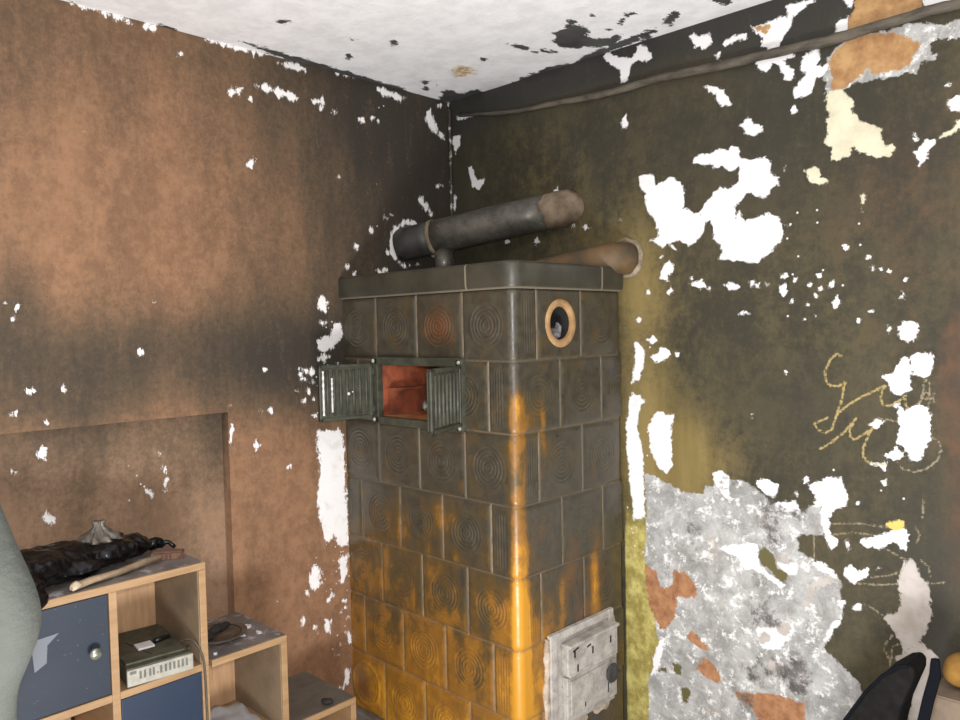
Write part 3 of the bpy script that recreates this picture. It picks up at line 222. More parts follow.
def wall_right_mat():
    m = NT('olive_sooty_plaster', .75)
    n1, n2, n3 = m.noise(2.2, 6, .6), m.noise(14, 6, .65), m.noise(95, 4, .6)
    streak = m.noise(9, 5, .6, m.scaled((1, 1, .12)))
    edge = m.ma('ADD', m.lin(m.noise(52, 9, .85), 0, 1, -.028, .028), m.lin(m.noise(13, 3, .6), 0, 1, -.006, .006))
    grit = m.ma('ADD', m.lin(m.noise(30, 10, .8), 0, 1, -.5, .5), m.lin(m.noise(6, 8, .75, m.scaled((1, 1, .5))), 0, 1, -.5, .5))
    base = m.mix(m.sm(m.ma('ADD', n1, grit), .3, .7), srgb(48, 44, 29), srgb(76, 68, 43))
    base = m.mix(m.lin(streak, .35, .7, 0, .35), base, srgb(58, 54, 40))
    och = m.ma('ADD', m.at('ochre'), m.ma('MULTIPLY', grit, 1.1))
    base = m.mix(m.sm(och, .0, 1.1), base, m.mix(m.sm(streak, .35, .65), srgb(122, 104, 54), srgb(142, 122, 72)))
    base = m.mix(m.sm(m.ma('ADD', m.at('stain'), m.ma('MULTIPLY', grit, 1.2)), .1, .95), base, m.mix(m.sm(n2, .35, .65), srgb(94, 66, 44), srgb(70, 56, 42)))
    base = m.mix(m.sm(m.ma('ADD', m.at('soot_shade'), m.ma('MULTIPLY', grit, 1.1)), .1, .9), base, srgb(46, 44, 39))
    fine = m.ma('ADD', m.lin(m.noise(80, 8, .85), 0, 1, -.5, .5), m.lin(m.noise(20, 8, .8, m.scaled((1, 1, .25))), 0, 1, -.5, .5))
    base = m.mix(m.sm(fine, .02, .35, 0, .3), base, srgb(112, 102, 74))
    base = m.mix(m.sm(fine, -.02, -.35, 0, .45), base, srgb(34, 31, 24))
    base = m.mix(m.sm(m.ma('ADD', m.at('yellow'), m.lin(n2, 0, 1, -.3, .3)), .2, .75), base, m.mix(m.sm(m.ma('ADD', n2, grit), .3, .7), srgb(146, 132, 64), srgb(206, 192, 116)))
    brown = m.mix(m.sm(m.noise(9, 6, .7), .35, .65), srgb(150, 104, 64), srgb(196, 156, 104))
    rust = m.mix(m.sm(m.noise(30, 6, .7), .3, .7), srgb(140, 92, 60), srgb(188, 136, 94))
    g = m.noise(9, 11, .78, None, .3)
    grey = m.mix(m.sm(g, .36, .64), srgb(140, 138, 134), srgb(192, 190, 187))
    grey = m.mix(m.sm(m.noise(21, 10, .8, None, .2), .52, .60, 0, .9), grey, srgb(240, 238, 236))
    grey = m.mix(m.sm(m.noise(26, 10, .8, m.scaled((1.3, 1, .8))), .585, .66, 0, .8), grey, srgb(96, 92, 88))
    grey = m.mix(m.sm(m.noise(7, 8, .75), .57, .68, 0, .5), grey, srgb(170, 150, 128))
    white = m.mix(m.sm(m.ma('ADD', n2, grit), .5, .95, 0, .6), srgb(246, 243, 243, .83), srgb(206, 200, 196, .83))
    cream = m.mix(m.sm(m.at('low'), .4, .6), m.mix(m.sm(n2, .35, .65), srgb(224, 218, 190), srgb(208, 200, 172)), m.mix(m.sm(n2, .35, .65), srgb(196, 187, 180), srgb(176, 165, 154)))
    dirty = m.mix(m.sm(n2, .35, .65), srgb(60, 54, 52), srgb(104, 97, 92))
    base = paint_layers(m, base, edge, (('grey', grey), ('white', white), ('cream', cream), ('brown', m.mix(m.sm(m.at('low'), .4, .6), brown, rust))))
    soft = m.ma('ADD', m.at('black'), m.lin(m.noise(22, 10, .8), 0, 1, -.14, .14))
    base = m.mix(m.sm(soft, -.022, .022, 0, .92), base, dirty)
    base = paint_layers(m, base, edge, (('olive', srgb(96, 88, 50)), ('lemon', srgb(222, 192, 104))))
    # crumbs of white paint and scratched writing
    vd, vc = m.voro(70)
    sp = m.ma('MULTIPLY', m.sm(vd, .1, .3, 1, 0), m.ma('LESS_THAN', vc, m.at('crumbs')))
    base = m.mix(sp, base, srgb(235, 230, 226))
    wob = m.lin(m.noise(110, 4, .8), 0, 1, -.010, .010)
    base = m.mix(m.sm(m.ma('ADD', m.at('scrawl'), wob), .001, .004, .9, 0), base, srgb(178, 156, 100))
    base = m.mix(m.sm(m.ma('ADD', m.at('scratch'), wob), .0008, .0032, .6, 0), base, srgb(172, 156, 128))
    m.col(base)
    h = m.ma('ADD', m.ma('MULTIPLY', m.sm(m.ma('ADD', m.at('peel'), edge), -.003, .001), -.5), m.ma('ADD', m.ma('MULTIPLY', n3, .18), m.ma('MULTIPLY', n2, .5)))
    m.bump(h, .35, .006)
    return m.m
xs = np.concatenate([np.arange(0, 2.05, .005), np.linspace(2.05, 3.3, 6)])
zs = np.arange(0, H+.0001, H/488)
A, B = np.meshgrid(xs, zs)
at = {}
at['white'] = sdf(RWH, A, B); at['grey'] = sdf(RGR, A, B); at['brown'] = sdf(RBR, A, B); at['cream'] = sdf(RCR, A, B)
at['olive'] = sdf(ROL, A, B); at['black'] = sdf(RBL, A, B); at['lemon'] = sdf(RYE, A, B)
at['scrawl'] = ldist(RLN, A, B); at['scratch'] = ldist(RTH, A, B)
at['peel'] = np.maximum.reduce([at[k] for k in ('white', 'grey', 'cream', 'brown')])
at['low'] = sstep(B, 1.3, 1.2)
at['yellow'] = sstep(A, .84, .858)*sstep(A, 1.06, .96)*sstep(B, .95, .72)*1.0 + sstep(A, 1.16, 1.02)*sstep(B, .38, .2)*(A > .85)*.6
at['ochre'] = gs(A, B, [(.93, 1.3, .14, .45, .6), (1.08, 1.04, .17, .15, 1.0), (1.0, 1.0, .12, .12, .3), (.72, 1.75, .2, .15, .2), (.9, 1.65, .15, .2, .4), (1.5, 1.45, .3, .3, .1), (.95, .9, .12, .3, .5), (.55, 2.0, .25, .2, .25)])
at['stain'] = gs(A, B, [(1.88, 1.35, .045, .17, 1.2), (1.9, 1.1, .055, .25, .7), (1.8, 1.9, .2, .25, .33), (1.9, .85, .055, .3, .45), (1.75, 1.5, .12, .3, .3), (1.55, 1.8, .2, .3, .15), (.66, 1.94, .05, .05, .3)])
at['soot_shade'] = gs(A, B, [(1.3, 2.45, 1.0, .12, 1.0), (.05, 2.2, .12, .7, .5), (.3, 2.43, .5, .1, .8), (1.35, 1.95, .3, .25, .35), (1.45, 2.28, .2, .12, .5), (1.45, 1.25, .22, .2, .35), (.9, 2.15, .3, .2, .25), (1.8, .9, .1, .25, .4), (1.83, .6, .08, .2, .5), (.74, 1.97, .03, .12, .3)])  # last blob: narrow darker patch right of the pipe sleeve
at['crumbs'] = gs(A, B, [(1.55, 1.72, .18, .12, .14), (1.62, 1.45, .2, .2, .05), (1.65, 1.05, .15, .08, .12), (.95, 1.1, .06, .5, .1), (.92, .8, .05, .1, .4), (.1, 2.2, .1, .2, .05), (1.3, 1.5, .5, .5, .02)])
struct(grid_mesh('wall_right', A, np.zeros_like(A), B, at, wall_right_mat()))

def wall_left_mat():
    m = NT('brown_sooty_plaster', .8)
    n1, n2, n3 = m.noise(2.6, 7, .62), m.noise(17, 6, .65), m.noise(120, 3, .6)
    streak = m.noise(7, 6, .62, m.scaled((1, 1, .15)))
    edge = m.ma('ADD', m.lin(m.noise(50, 9, .85, m.scaled((1, 1, .6))), 0, 1, -.042, .042), m.lin(m.noise(20, 5, .7, m.scaled((1, 1, .3))), 0, 1, -.03, .03))
    grit = m.ma('ADD', m.lin(m.noise(42, 10, .85), 0, 1, -.7, .7), m.lin(m.noise(5, 9, .75, m.scaled((1, 1, .5))), 0, 1, -.5, .5))
    base = m.mix(m.sm(m.ma('ADD', n2, grit), .25, .75), srgb(154, 114, 83), srgb(130, 94, 67))
    base = m.mix(m.at('panel'), base, m.mix(m.sm(m.ma('ADD', n1, grit), .3, .7), srgb(158, 126, 100), srgb(136, 108, 84)))
    s = m.ma('ADD', m.ma('ADD', m.at('soot_shade'), m.ma('MULTIPLY', grit, .42)), m.lin(streak, 0, 1, -.35, .35))
    base = m.mix(m.sm(s, -.08, .7), base, m.mix(m.sm(grit, -.3, .3), srgb(98, 78, 56), srgb(76, 62, 46)))
    base = m.mix(m.sm(s, .5, 1.15), base, srgb(52, 45, 36))
    fine = m.ma('ADD', m.lin(m.noise(75, 8, .85), 0, 1, -.5, .5), m.lin(m.noise(20, 8, .8, m.scaled((1, 1, .25))), 0, 1, -.5, .5))
    base = m.mix(m.sm(fine, .02, .35, 0, .3), base, srgb(168, 130, 98))
    base = m.mix(m.sm(fine, -.02, -.35, 0, .4), base, srgb(52, 42, 32))
    base = paint_layers(m, base, edge, (('white', m.mix(m.sm(n2, .5, .8), srgb(244, 240, 238, .9), srgb(215, 205, 198, .9))),))
    vd, vc = m.voro(85)
    sp = m.ma('MULTIPLY', m.sm(vd, .12, .32, 1, 0), m.ma('LESS_THAN', vc, m.at('crumbs')))
    base = m.mix(sp, base, srgb(240, 234, 230))
    m.col(base)
    m.bump(m.ma('ADD', m.ma('MULTIPLY', n3, .2), m.ma('ADD', m.ma('MULTIPLY', n2, .5), m.ma('MULTIPLY', m.sm(m.ma('ADD', m.at('white'), edge), -.003, .001), -.4))), .35, .006)
    return m.m
RY, RZ = -1.0416, 1.2365                                            # the shallow recess behind the shelves
ys_ = np.concatenate([np.linspace(-3.3, -1.8, 8), np.arange(-1.79, RY-.002, .005), [RY, RY], np.arange(RY+.005, .0001, .005)]); ys_[-1] = 0
k_y = int(np.where(ys_ == RY)[0][0])
zs = np.concatenate([np.arange(0, RZ-.002, .005), [RZ, RZ], np.arange(RZ+.005, H-.002, .005), [H]]); k_z = int(np.where(zs == RZ)[0][0])
A, B = np.meshgrid(ys_, zs); X = np.zeros_like(A); X[:k_z+1, :k_y+1] = -.045
at = dict(white=np.where(X < -.01, sdf(LRW, A, B), sdf(LWH, A, B)))
at['panel'] = np.where(X < -.01, .85, 0.)
at['soot_shade'] = sstep(A, -1.4, -.1)*sstep(B, .8, 1.5)*.98+gs(A, B, [(-.9, 1.42, 1.0, .17, .62), (-1.55, 1.42, .4, .17, .35), (-1.2, 2.45, 1.0, .3, .3), (-1.7, 2.3, .3, .25, .2), (-1.6, 1.28, .5, .07, .15), (-.3, 2.3, .3, .3, .3), (-.7, 1.3, .25, .12, .25), (-1.65, 1.62, .08, .12, .35), (-.25, 1.85, .12, .15, .2)])
at['soot_shade'] = np.where(X < -.01, .08+.42*sstep(B, .85, 1.25)+.2*sstep(A, -1.2, -1.05)*sstep(B, .7, 1.1), at['soot_shade'])  # recess: shade under its top lip and by its right edge painted in
at['crumbs'] = gs(A, B, [(-.62, .85, .05, .45, .42), (-.66, 1.35, .07, .08, .35), (-.72, .6, .1, .25, .16), (-.62, 1.5, .04, .1, .3), (-.3, 1.85, .14, .12, .15), (-.8, 1.25, .2, .15, .05), (-1.4, 1.26, .3, .05, .1), (-.25, 2.3, .2, .2, .05), (-1.32, 1.05, .04, .08, .25)])
struct(grid_mesh('wall_left', X, A, B, at, wall_left_mat(), flip=True))

def ceiling_mat():
    m = NT('whitewashed_ceiling', .85)
    n2 = m.noise(9, 6, .6); edge = m.lin(m.noise(24, 10, .8, m.scaled((1, .6, 1))), 0, 1, -.07, .07)
    base = m.mix(m.sm(m.ma('ADD', n2, m.lin(m.noise(30, 8, .75), 0, 1, -.3, .3)), .35, .7), srgb(250, 248, 248, .94), srgb(234, 232, 232, .94))
    base = m.mix(m.sm(m.ma('ADD', m.at('rust'), edge), -.015, .025), base, m.mix(m.sm(m.noise(50), .4, .6), srgb(236, 220, 190), srgb(196, 156, 104)))
    base = paint_layers(m, base, edge, (('dark', m.mix(m.sm(n2, .3, .7), srgb(54, 53, 51), srgb(84, 82, 79))),))
    m.col(base); m.bump(m.noise(22, 5, .6), .25, .01)
    return m.m
A, B = np.meshgrid(np.concatenate([np.arange(0, 1.9, .006), np.linspace(1.9, 3.3, 5)]), np.concatenate([np.linspace(-3.3, -2, 5), np.arange(-1.99, .001, .006), [0]]))
struct(grid_mesh('ceiling', A, B, np.full_like(A, H), dict(dark=sdf(CBL, A, B), rust=sdf(CBR, A, B)), ceiling_mat(), flip=True))
bm = bmesh.new(); box(bm, -.1, 3.3, -3.3, .1, -.06, 0)
struct(obj('floor', bm, simple('pale_bounce_floor', srgb(206, 196, 180), srgb(166, 156, 142), 8, .8, 0, .3)))  # floor tone lightened to bounce light up to the ceiling
# ---------------------------------------------------------------- tiled stove
X1, YS, TW, TH, ZT = .8527, .5714, .2196, .22, 1.6153
RC, YB = .028, -.022
def glaze_mat():
    m = NT('sooty_amber_glaze', .34)
    n1, n2 = m.noise(6, 7, .65), m.noise(28, 6, .7)
    st = m.noise(14, 6, .65, m.scaled((1, 1, .22)))
    grit = m.noise(22, 10, .8, m.scaled((1, 1, .6)))
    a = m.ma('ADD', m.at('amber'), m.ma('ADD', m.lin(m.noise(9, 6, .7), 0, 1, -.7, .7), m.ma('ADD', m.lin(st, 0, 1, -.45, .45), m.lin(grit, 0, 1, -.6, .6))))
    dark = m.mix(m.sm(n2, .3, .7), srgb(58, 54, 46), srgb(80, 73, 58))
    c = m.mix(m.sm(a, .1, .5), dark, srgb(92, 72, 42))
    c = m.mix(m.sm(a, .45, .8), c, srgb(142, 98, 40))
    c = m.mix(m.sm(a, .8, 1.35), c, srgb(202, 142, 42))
    c = m.mix(m.sm(m.ma('ADD', m.at('rust'), m.lin(grit, 0, 1, -.8, .8)), .2, .9), c, srgb(112, 76, 48))
    gr = m.at('joint')
    c = m.mix(m.ma('MULTIPLY', gr, m.sm(n1, .15, .5, .5, 1)), c, m.mix(m.sm(n2, .35, .7), srgb(142, 124, 98), srgb(98, 82, 62)))
    m.col(c); m.put(m.b.inputs['Roughness'], m.ma('ADD', m.lin(n2, .3, .7, .26, .46), m.ma('MULTIPLY', gr, .35)))
    m.bump(m.ma('ADD', n2, m.ma('MULTIPLY', m.noise(80, 3), .5)), .16, .004)
    return m.m
stove = empty('tiled_stove', 'tall brown and amber tiled stove with ringed tiles in the room corner', 'stove', (X1*.5, -YS*.5, 0))
def sub(o, parent):                                                  # keep world coordinates while parenting
    o.parent = parent
    def world(q):
        L = Matrix.Translation(q.location) @ q.rotation_euler.to_matrix().to_4x4()
        return world(q.parent) @ q.matrix_parent_inverse @ L if q.parent else L
    M = world(parent)
    o.matrix_parent_inverse = M.inverted(); return o

L1 = X1-RC; ARC = RC*PI/2; L2 = YS-RC+YB
s = np.unique(np.round(np.concatenate([np.arange(0, L1+ARC+L2, .0034), [L1, L1+ARC, L1+ARC+L2]]), 5))
zz = np.unique(np.round(np.concatenate([np.arange(ZT-7*TH, ZT, .0034), [ZT]]), 5))
Sg, Zg = np.meshgrid(s, zz)
ang = np.clip((Sg-L1)/RC, 0, PI/2)
PX = np.where(Sg < L1, Sg, L1+RC*np.sin(ang)); PY = np.where(Sg > L1+ARC, -YS+RC+(Sg-L1-ARC), -YS+RC-RC*np.cos(ang))
NX, NY = np.sin(ang), -np.cos(ang)
onleft = Sg <= L1+ARC/2
U = np.where(onleft, (X1-np.where(Sg < L1, Sg, L1+RC*.8))/TW, (PY+YS)/TW)     # tile units from the corner
J = np.clip(np.floor((ZT-Zg)/TH).astype(int), 0, 6); V = (ZT-Zg)/TH-J
half = np.where(onleft, J % 2 == 1, J % 2 == 0)                               # does this side's corner tile start with a half
Us = np.where(half, U-.5, U); T_ = np.floor(Us); fu = Us-T_
iscorner_half = half & (U < .5)
du = np.minimum(fu, 1-fu)*TW
du = np.where(T_ == 0, np.where(half, du, np.where(fu < .5, 1., (1-fu)*TW)), du)
du = np.where(iscorner_half, (.5-U)*TW, du)
dv = np.minimum(V, 1-V)*TH; dv = np.where((J == 0) & (V < .5), dv+.0, dv)
d = np.minimum(du, dv)
hgt = -.005*(1-sstep(d, .0005, .0045))-.003*(1-sstep(d, .003, .016))
cu, cv = (fu-.5)*TW, (V-.5)*TH
cshift = np.where((T_ == 0) & ~half, .004, 0)
r = np.sqrt((cu-cshift)**2+cv**2)
ringed = ~iscorner_half & ((T_ < 4))
rr = np.where(onleft, 1., .45)
big = onleft & (J == 6) & (U > 3.0)
rings = np.where(r < .073, np.cos(2*PI*r/.0135), 0)*.0017*sstep(r, .0735, .070)
hgt += np.where(ringed & ~big, rings*rr, 0)
hgt += np.where(big, .004*np.exp(-((r-.078)/.007)**2)+.002*np.exp(-((r-.06)/.004)**2), 0)
fr = np.minimum(np.abs(cu), 1)
hgt += np.where(iscorner_half, .0016*np.cos(2*PI*(U*TW-.03)/.011)*sstep(np.abs(U*TW-.07), .032, .026)*sstep(np.abs(cv), .085, .078), 0)
am = np.zeros_like(Sg); t = ZT-Zg
am += .08+.6*sstep(t, .6, 1.2)+.35*sstep(t, 1.15, 1.5)
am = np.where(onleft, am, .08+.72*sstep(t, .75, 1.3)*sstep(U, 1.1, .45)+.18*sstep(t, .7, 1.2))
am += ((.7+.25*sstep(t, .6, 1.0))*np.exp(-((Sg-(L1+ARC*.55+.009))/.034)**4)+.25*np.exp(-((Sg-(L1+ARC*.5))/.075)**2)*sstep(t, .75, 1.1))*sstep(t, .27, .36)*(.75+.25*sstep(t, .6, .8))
am += gs(U+np.where(onleft, 0, 50), t, [(50.35, .40, .22, .05, .5), (50.05, .36, .12, .08, .4), (1.5, .75, .3, .06, .45), (2.4, .8, .2, .07, .3), (1.9, 1.2, .2, .1, .3), (51.75, 1.0, .12, .14, .75), (50.95, 1.0, .08, .14, .6), (2.9, .9, .3, .1, .25), (50.6, .4, .06, .1, .4)])
rust = gs(U+np.where(onleft, 0, 50), t, [(1.5, .11, .45, .08, .75), (.45, .1, .3, .08, .25), (51.2, .9, .3, .15, .45), (51.5, 1.1, .3, .1, .5), (50.5, .75, .4, .1, .35), (3.6, 1.45, .3, .1, .7)])
a0, b0, a1, b1 = X1-2.97*TW, ZT-2*TH+.006, X1-1.03*TW, ZT-TH-.006           # mouth of the warming niche
ringz, ringy = 1.508, -.348
fc = lambda a: .25*(a[:-1, :-1]+a[1:, :-1]+a[:-1, 1:]+a[1:, 1:])
cx_, cy_, cz_ = fc(PX), fc(PY), fc(Zg)
skip = ((cx_ > a0) & (cx_ < a1) & (cy_ < -YS+.004) & (cz_ > b0) & (cz_ < b1)) | ((cx_ > X1-.002) & ((cy_-ringy)**2+(cz_-ringz)**2 < .061**2))
GLZ = glaze_mat()
tb = grid_mesh('tile_cladding', PX+NX*hgt, PY+NY*hgt, Zg, dict(amber=am, rust=rust, joint=(1-sstep(d, .0012, .004))*np.where(du < dv, 1., .55)), GLZ, smooth=True, skip=skip)
sub(tb, stove)
IRON = simple('grey_green_iron', srgb(76, 76, 61), srgb(55, 55, 46), 30, .5, .0, .1)
SOOTY = simple('sooty_black', srgb(34, 32, 30), srgb(20, 19, 18), 20, .9)
CLAY = simple('pale_clay', srgb(188, 150, 102), srgb(150, 112, 72), 25, .8, 0, .2)
CORN = NT('dark_cornice_glaze', .42); nn = CORN.noise(9, 6, .65)
CORN.col(CORN.mix(CORN.at('joint'), CORN.mix(CORN.sm(nn, .3, .7), srgb(52, 50, 42), srgb(72, 68, 56)), srgb(150, 138, 120))); CORN.bump(nn, .15, .004)
# cornice: the same rounded path, swept with a fascia profile
prof = [(.000, ZT-.002), (.008, ZT), (.013, ZT+.005), (.015, ZT+.015), (.016, ZT+.07), (.013, ZT+.078), (.005, ZT+.081), (-.06, ZT+.082)]
ss = np.unique(np.round(np.concatenate([np.arange(0, L1+ARC+L2, .0035), [L1+ARC+L2]]), 5)); pi_ = np.arange(len(prof))
Sc, Pc = np.meshgrid(ss, pi_)
ang = np.clip((Sc-L1)/RC, 0, PI/2); off = np.array([q[0] for q in prof])[Pc]
cx = np.where(Sc < L1, Sc, L1+RC*np.sin(ang)); cy = np.where(Sc > L1+ARC, -YS+RC+(Sc-L1-ARC), -YS+RC-RC*np.cos(ang))
jn = np.zeros_like(Sc)
for q in (L1-.155, L1+ARC+.40): jn = np.maximum(jn, 1-sstep(np.abs(Sc-q), .001, .0038))
jn = np.maximum(jn, (Pc <= 1)*.75)
sub(grid_mesh('cornice', cx+np.sin(ang)*off, cy-np.cos(ang)*off, np.array([q[1] for q in prof])[Pc], dict(joint=jn), CORN.m, smooth=True), stove)
bm = bmesh.new(); box(bm, .002, X1-.03, -YS+.03, YB, ZT+.05, ZT+.083); sub(obj('stove_top', bm, simple('dusty_stove_top', srgb(96, 82, 60), srgb(60, 54, 46), 12, .85, 0, .2)), stove)
bm = bmesh.new(); box(bm, .002, X1+.02, -YS-.02, YB, 0, ZT-7*TH); sub(obj('plinth', bm, simple('grey_plinth', srgb(128, 122, 112), srgb(96, 86, 74), 14, .8, 0, .3), bevel=.006), stove)
# warming niche
bm = bmesh.new(); x0, x1, y0, y1 = a0, a1, -YS-.0035, -YS+.36
p8 = [bm.verts.new(c) for c in ((x0,y0,b0),(x1,y0,b0),(x1,y0,b1),(x0,y0,b1),(x0,y1,b0),(x1,y1,b0),(x1,y1,b1),(x0,y1,b1))]
for f in ((0,1,5,4),(3,7,6,2),(0,4,7,3),(1,2,6,5),(4,5,6,7)): bm.faces.new([p8[i] for i in f])
NL = NT('red_brick_lining', .85); zc = NL.noise(16, 6, .7)
NL.col(NL.mix(NL.sm(zc, .3, .7), srgb(176, 92, 56), srgb(120, 62, 40))); NL.bump(zc, .3)
niche = sub(obj('niche_lining', bm, NL.m), stove)
bm = bmesh.new(); box(bm, x0, x1, y1-.03, y1, b0+.098, b0+.108); box(bm, x0, x0+.035, -YS+.045, y1, b0+.098, b0+.108); box(bm, x0, x0+.012, -YS+.045, y1, b0, b0+.098)
sub(obj('niche_ledge', bm, simple('scorched_red_brick', srgb(160, 82, 50), srgb(104, 56, 38), 18, .85, 0, .2)), stove)
bm = bmesh.new(); box(bm, x0+.013, x1-.004, -YS+.004, y1-.001, b0, b0+.011)
sub(obj('niche_floor_tile', bm, simple('dusty_orange_tile', srgb(206, 140, 84), srgb(160, 96, 56), 14, .8)), stove)
bm = bmesh.new(); fw = .026
for q in ((x0-.018, x0+fw-.012, b0-.012, b1+.012), (x1-fw+.014, x1+.016, b0-.012, b1+.012), (x0, x1, b1-.014, b1+.014), (x0, x1, b0-.014, b0+.012)):
    box(bm, q[0], q[1], -YS-.014, -YS+.012, q[2], q[3])
nf = sub(obj('niche_frame', bm, IRON, bevel=.003), stove)
SCREW = simple('pale_screw_heads', srgb(210, 206, 196), srgb(150, 146, 138), 60, .5)
for xx in (x0-.006, x1+.004):
    for z_ in (b0+.0, b1):
        bm = bmesh.new(); ellipsoid(bm, (xx, -YS-.015, z_), (.007, .005, .007), 2); sub(obj('frame_screw', bm, SCREW, smooth=True), nf)
PALE = simple('flaked_white_paint', srgb(232, 230, 226), srgb(200, 196, 190), 40, .8)
def niche_door(hx, sgn, th, name, flaked):
    """door leaf in its own frame: x from hinge, ribs on the outside (-y when closed)"""
    wd, hg = .207, b1-b0-.016
    d = bpy.data.objects.new(name, None); COL.objects.link(d)
    d.location = (hx, -YS-.016, b0+.008); d.rotation_euler = (0, 0, -th if sgn > 0 else th)
    bm = bmesh.new(); X = lambda a, b: (min(sgn*a, sgn*b), max(sgn*a, sgn*b))
    box(bm, *X(.004, wd), -.010, 0, 0, hg)
    box(bm, *X(.004, wd), -.014, .003, 0, .012); box(bm, *X(.004, wd), -.014, .003, hg-.012, hg); box(bm, *X(wd-.014, wd), -.014, .003, 0, hg); box(bm, *X(.004, .016), -.014, .003, 0, hg)
    obj('leaf_panel', bm, IRON, d, bevel=.0025)
    for k in range(7):
        q = .030+k*.0245
        bm = bmesh.new()
        for yy in (-.0105, .0005): tube(bm, [(sgn*q, yy, .018), (sgn*q, yy, hg-.020)], .0058, 8)
        obj('rib', bm, IRON, d, True)
    bm = bmesh.new()
    for k in range(4 if flaked else 0):
        q = wd-.028-k*.0245
        for yy in (-.0112, .0012): box(bm, *X(q-.005, q+.005), yy-.0004, yy+.0004, hg-.028, hg-.020)
    if len(bm.verts): obj('vent_hole', bm, SOOTY, d)
    else: bm.free()
    if flaked:
        for q, z0, z1, wdt in ((wd-.013, .02, hg-.02, .008), (wd-.045, .03, hg-.045, .0075)):
            bm = bmesh.new(); N_ = 14; vs = []
            for i in range(N_):
                z_ = z0+(z1-z0)*i/(N_-1); w_ = wdt*(.35+.65*abs(math.sin(i*1.7+q*90)))
                vs.append((z_, w_))
            for yy in (-.0168, .0052):
                L_ = [bm.verts.new((sgn*(q-w_/2), yy, z_)) for z_, w_ in vs]; R_ = [bm.verts.new((sgn*(q+w_/2), yy, z_)) for z_, w_ in vs]
                for i in range(N_-1): bm.faces.new((L_[i], R_[i], R_[i+1], L_[i+1]))
            o = obj('paint_flake', bm, PALE, d); md = o.modifiers.new('thick', 'SOLIDIFY'); md.thickness = .0008
        bm = bmesh.new()
        for yy in (.005, -.018): ellipsoid(bm, (sgn*.10, yy, hg*.47), (.006, .005, .006), 2); ellipsoid(bm, (sgn*.085, yy, hg*.5), (.003, .004, .003), 2)
        obj('rivet', bm, PALE, d, True)
    if not flaked:
      bm = bmesh.new(); lathe(bm, [(0, -.016), (.012, -.016), (.016, -.012), (.010, -.006), (.009, .006), (.016, .009), (.014, .014), (0, .016)], axis((sgn*(wd-.016), .004, hg*.44), (0, 1, 0)), 18)
      obj('latch_knob', bm, IRON, d, True)
    for z_ in (.03, hg-.03):
        bm = bmesh.new(); tube(bm, [(0, -.006, z_-.012), (0, -.006, z_+.012)], .006, 10); obj('hinge', bm, IRON, d, True)
    sub(d, stove)
    return d
niche_door(a0-.004, 1, math.radians(100), 'niche_door', True)
niche_door(a1+.004, -1, math.radians(110), 'niche_door', False)
# clay ring of the cleaning hole
Mr = axis((X1-.002, ringy, ringz), (1, 0, 0))
bm = bmesh.new(); lathe(bm, [(.0525, -.006), (.0540, .003), (.057, .006), (.064, .0075), (.072, .0065), (.0765, .003), (.078, -.004)], Mr, 48); sub(obj('cleaning_hole_ring', bm, CLAY, smooth=True), stove)
bm = bmesh.new(); lathe(bm, [(.0530, -.004), (.0530, -.16), (0, -.161)], Mr, 32); ch = sub(obj('cleaning_hole', bm, SOOTY, smooth=True), stove)
bm = bmesh.new()
ellipsoid(bm, (X1-.045, ringy+.012, ringz-.036), (.03, .02, .019), 3); ellipsoid(bm, (X1-.03, ringy+.02, ringz-.02), (.012, .008, .024), 3)
for v in bm.verts: v.co += Vector((ns(v.co, 40, 1), ns(v.co, 40, 2), ns(v.co, 40, 3)))*.008
sub(obj('ash_lump', bm, simple('grey_ash', srgb(150, 148, 150), srgb(70, 68, 68), 60, .9), smooth=True), stove)
# fire door plate, whitewashed iron
IRW = NT('limewashed_iron', .7); q1 = IRW.noise(22, 7, .7); q2 = IRW.noise(60, 5, .7)
IRW.col(IRW.mix(IRW.sm(q2, .58, .72, 0, .8), IRW.mix(IRW.sm(q1, .3, .7), srgb(196, 190, 182), srgb(152, 144, 136)), srgb(104, 84, 66))); IRW.bump(q1, .3, .004)
def yz(bm, y0, y1, z0, z1, d0, d1, tilt=0.):
    M = Matrix.Translation((X1, (y0+y1)/2, (z0+z1)/2)) @ Matrix.Rotation(tilt, 4, 'X')
    box(bm, d0, d1, -(y1-y0)/2, (y1-y0)/2, -(z1-z0)/2, (z1-z0)/2, M)
bm = bmesh.new()
yz(bm, -.440, -.100, .215, .532, -.004, .006)
for q in ((-.440, -.405, .215, .532), (-.130, -.100, .215, .532), (-.439, -.101, .504, .531), (-.439, -.101, .216, .236)): yz(bm, *q, .004, .014 if q[1]-q[0] < .1 else .0128)
fp = sub(obj('fire_door_frame', bm, IRW.m, bevel=.004), stove)
bm = bmesh.new(); yz(bm, -.380, -.108, .388, .486, .006, .034); yz(bm, -.380, -.108, .478, .490, .006, .044); yz(bm, -.376, -.112, .384, .392, .006, .038)
ud = sub(obj('fire_door', bm, IRW.m, bevel=.004), stove)
for yy, z_ in ((-.345, .455), (-.25, .44), (-.33, .405), (-.15, .445)):
    bm = bmesh.new(); yz(bm, yy-.004, yy+.004, z_-.014, z_+.010, .033, .0346); sub(obj('draught_slot', bm, SOOTY), ud)
for yy, z_, ln in ((-.34, .466, .03), (-.27, .458, .02)):
    bm = bmesh.new(); yz(bm, yy-ln/2, yy+ln/2, z_-.003, z_+.003, .033, .0346, .2); sub(obj('draught_slot', bm, SOOTY), ud)
bm = bmesh.new(); yz(bm, -.375, -.104, .236, .380, .006, .026); yz(bm, -.36, -.118, .25, .366, .025, .030)
ld = sub(obj('ash_door', bm, IRW.m, bevel=.004), stove)
Mk = axis((X1+.028, -.161, .335), (1, 0, 0))
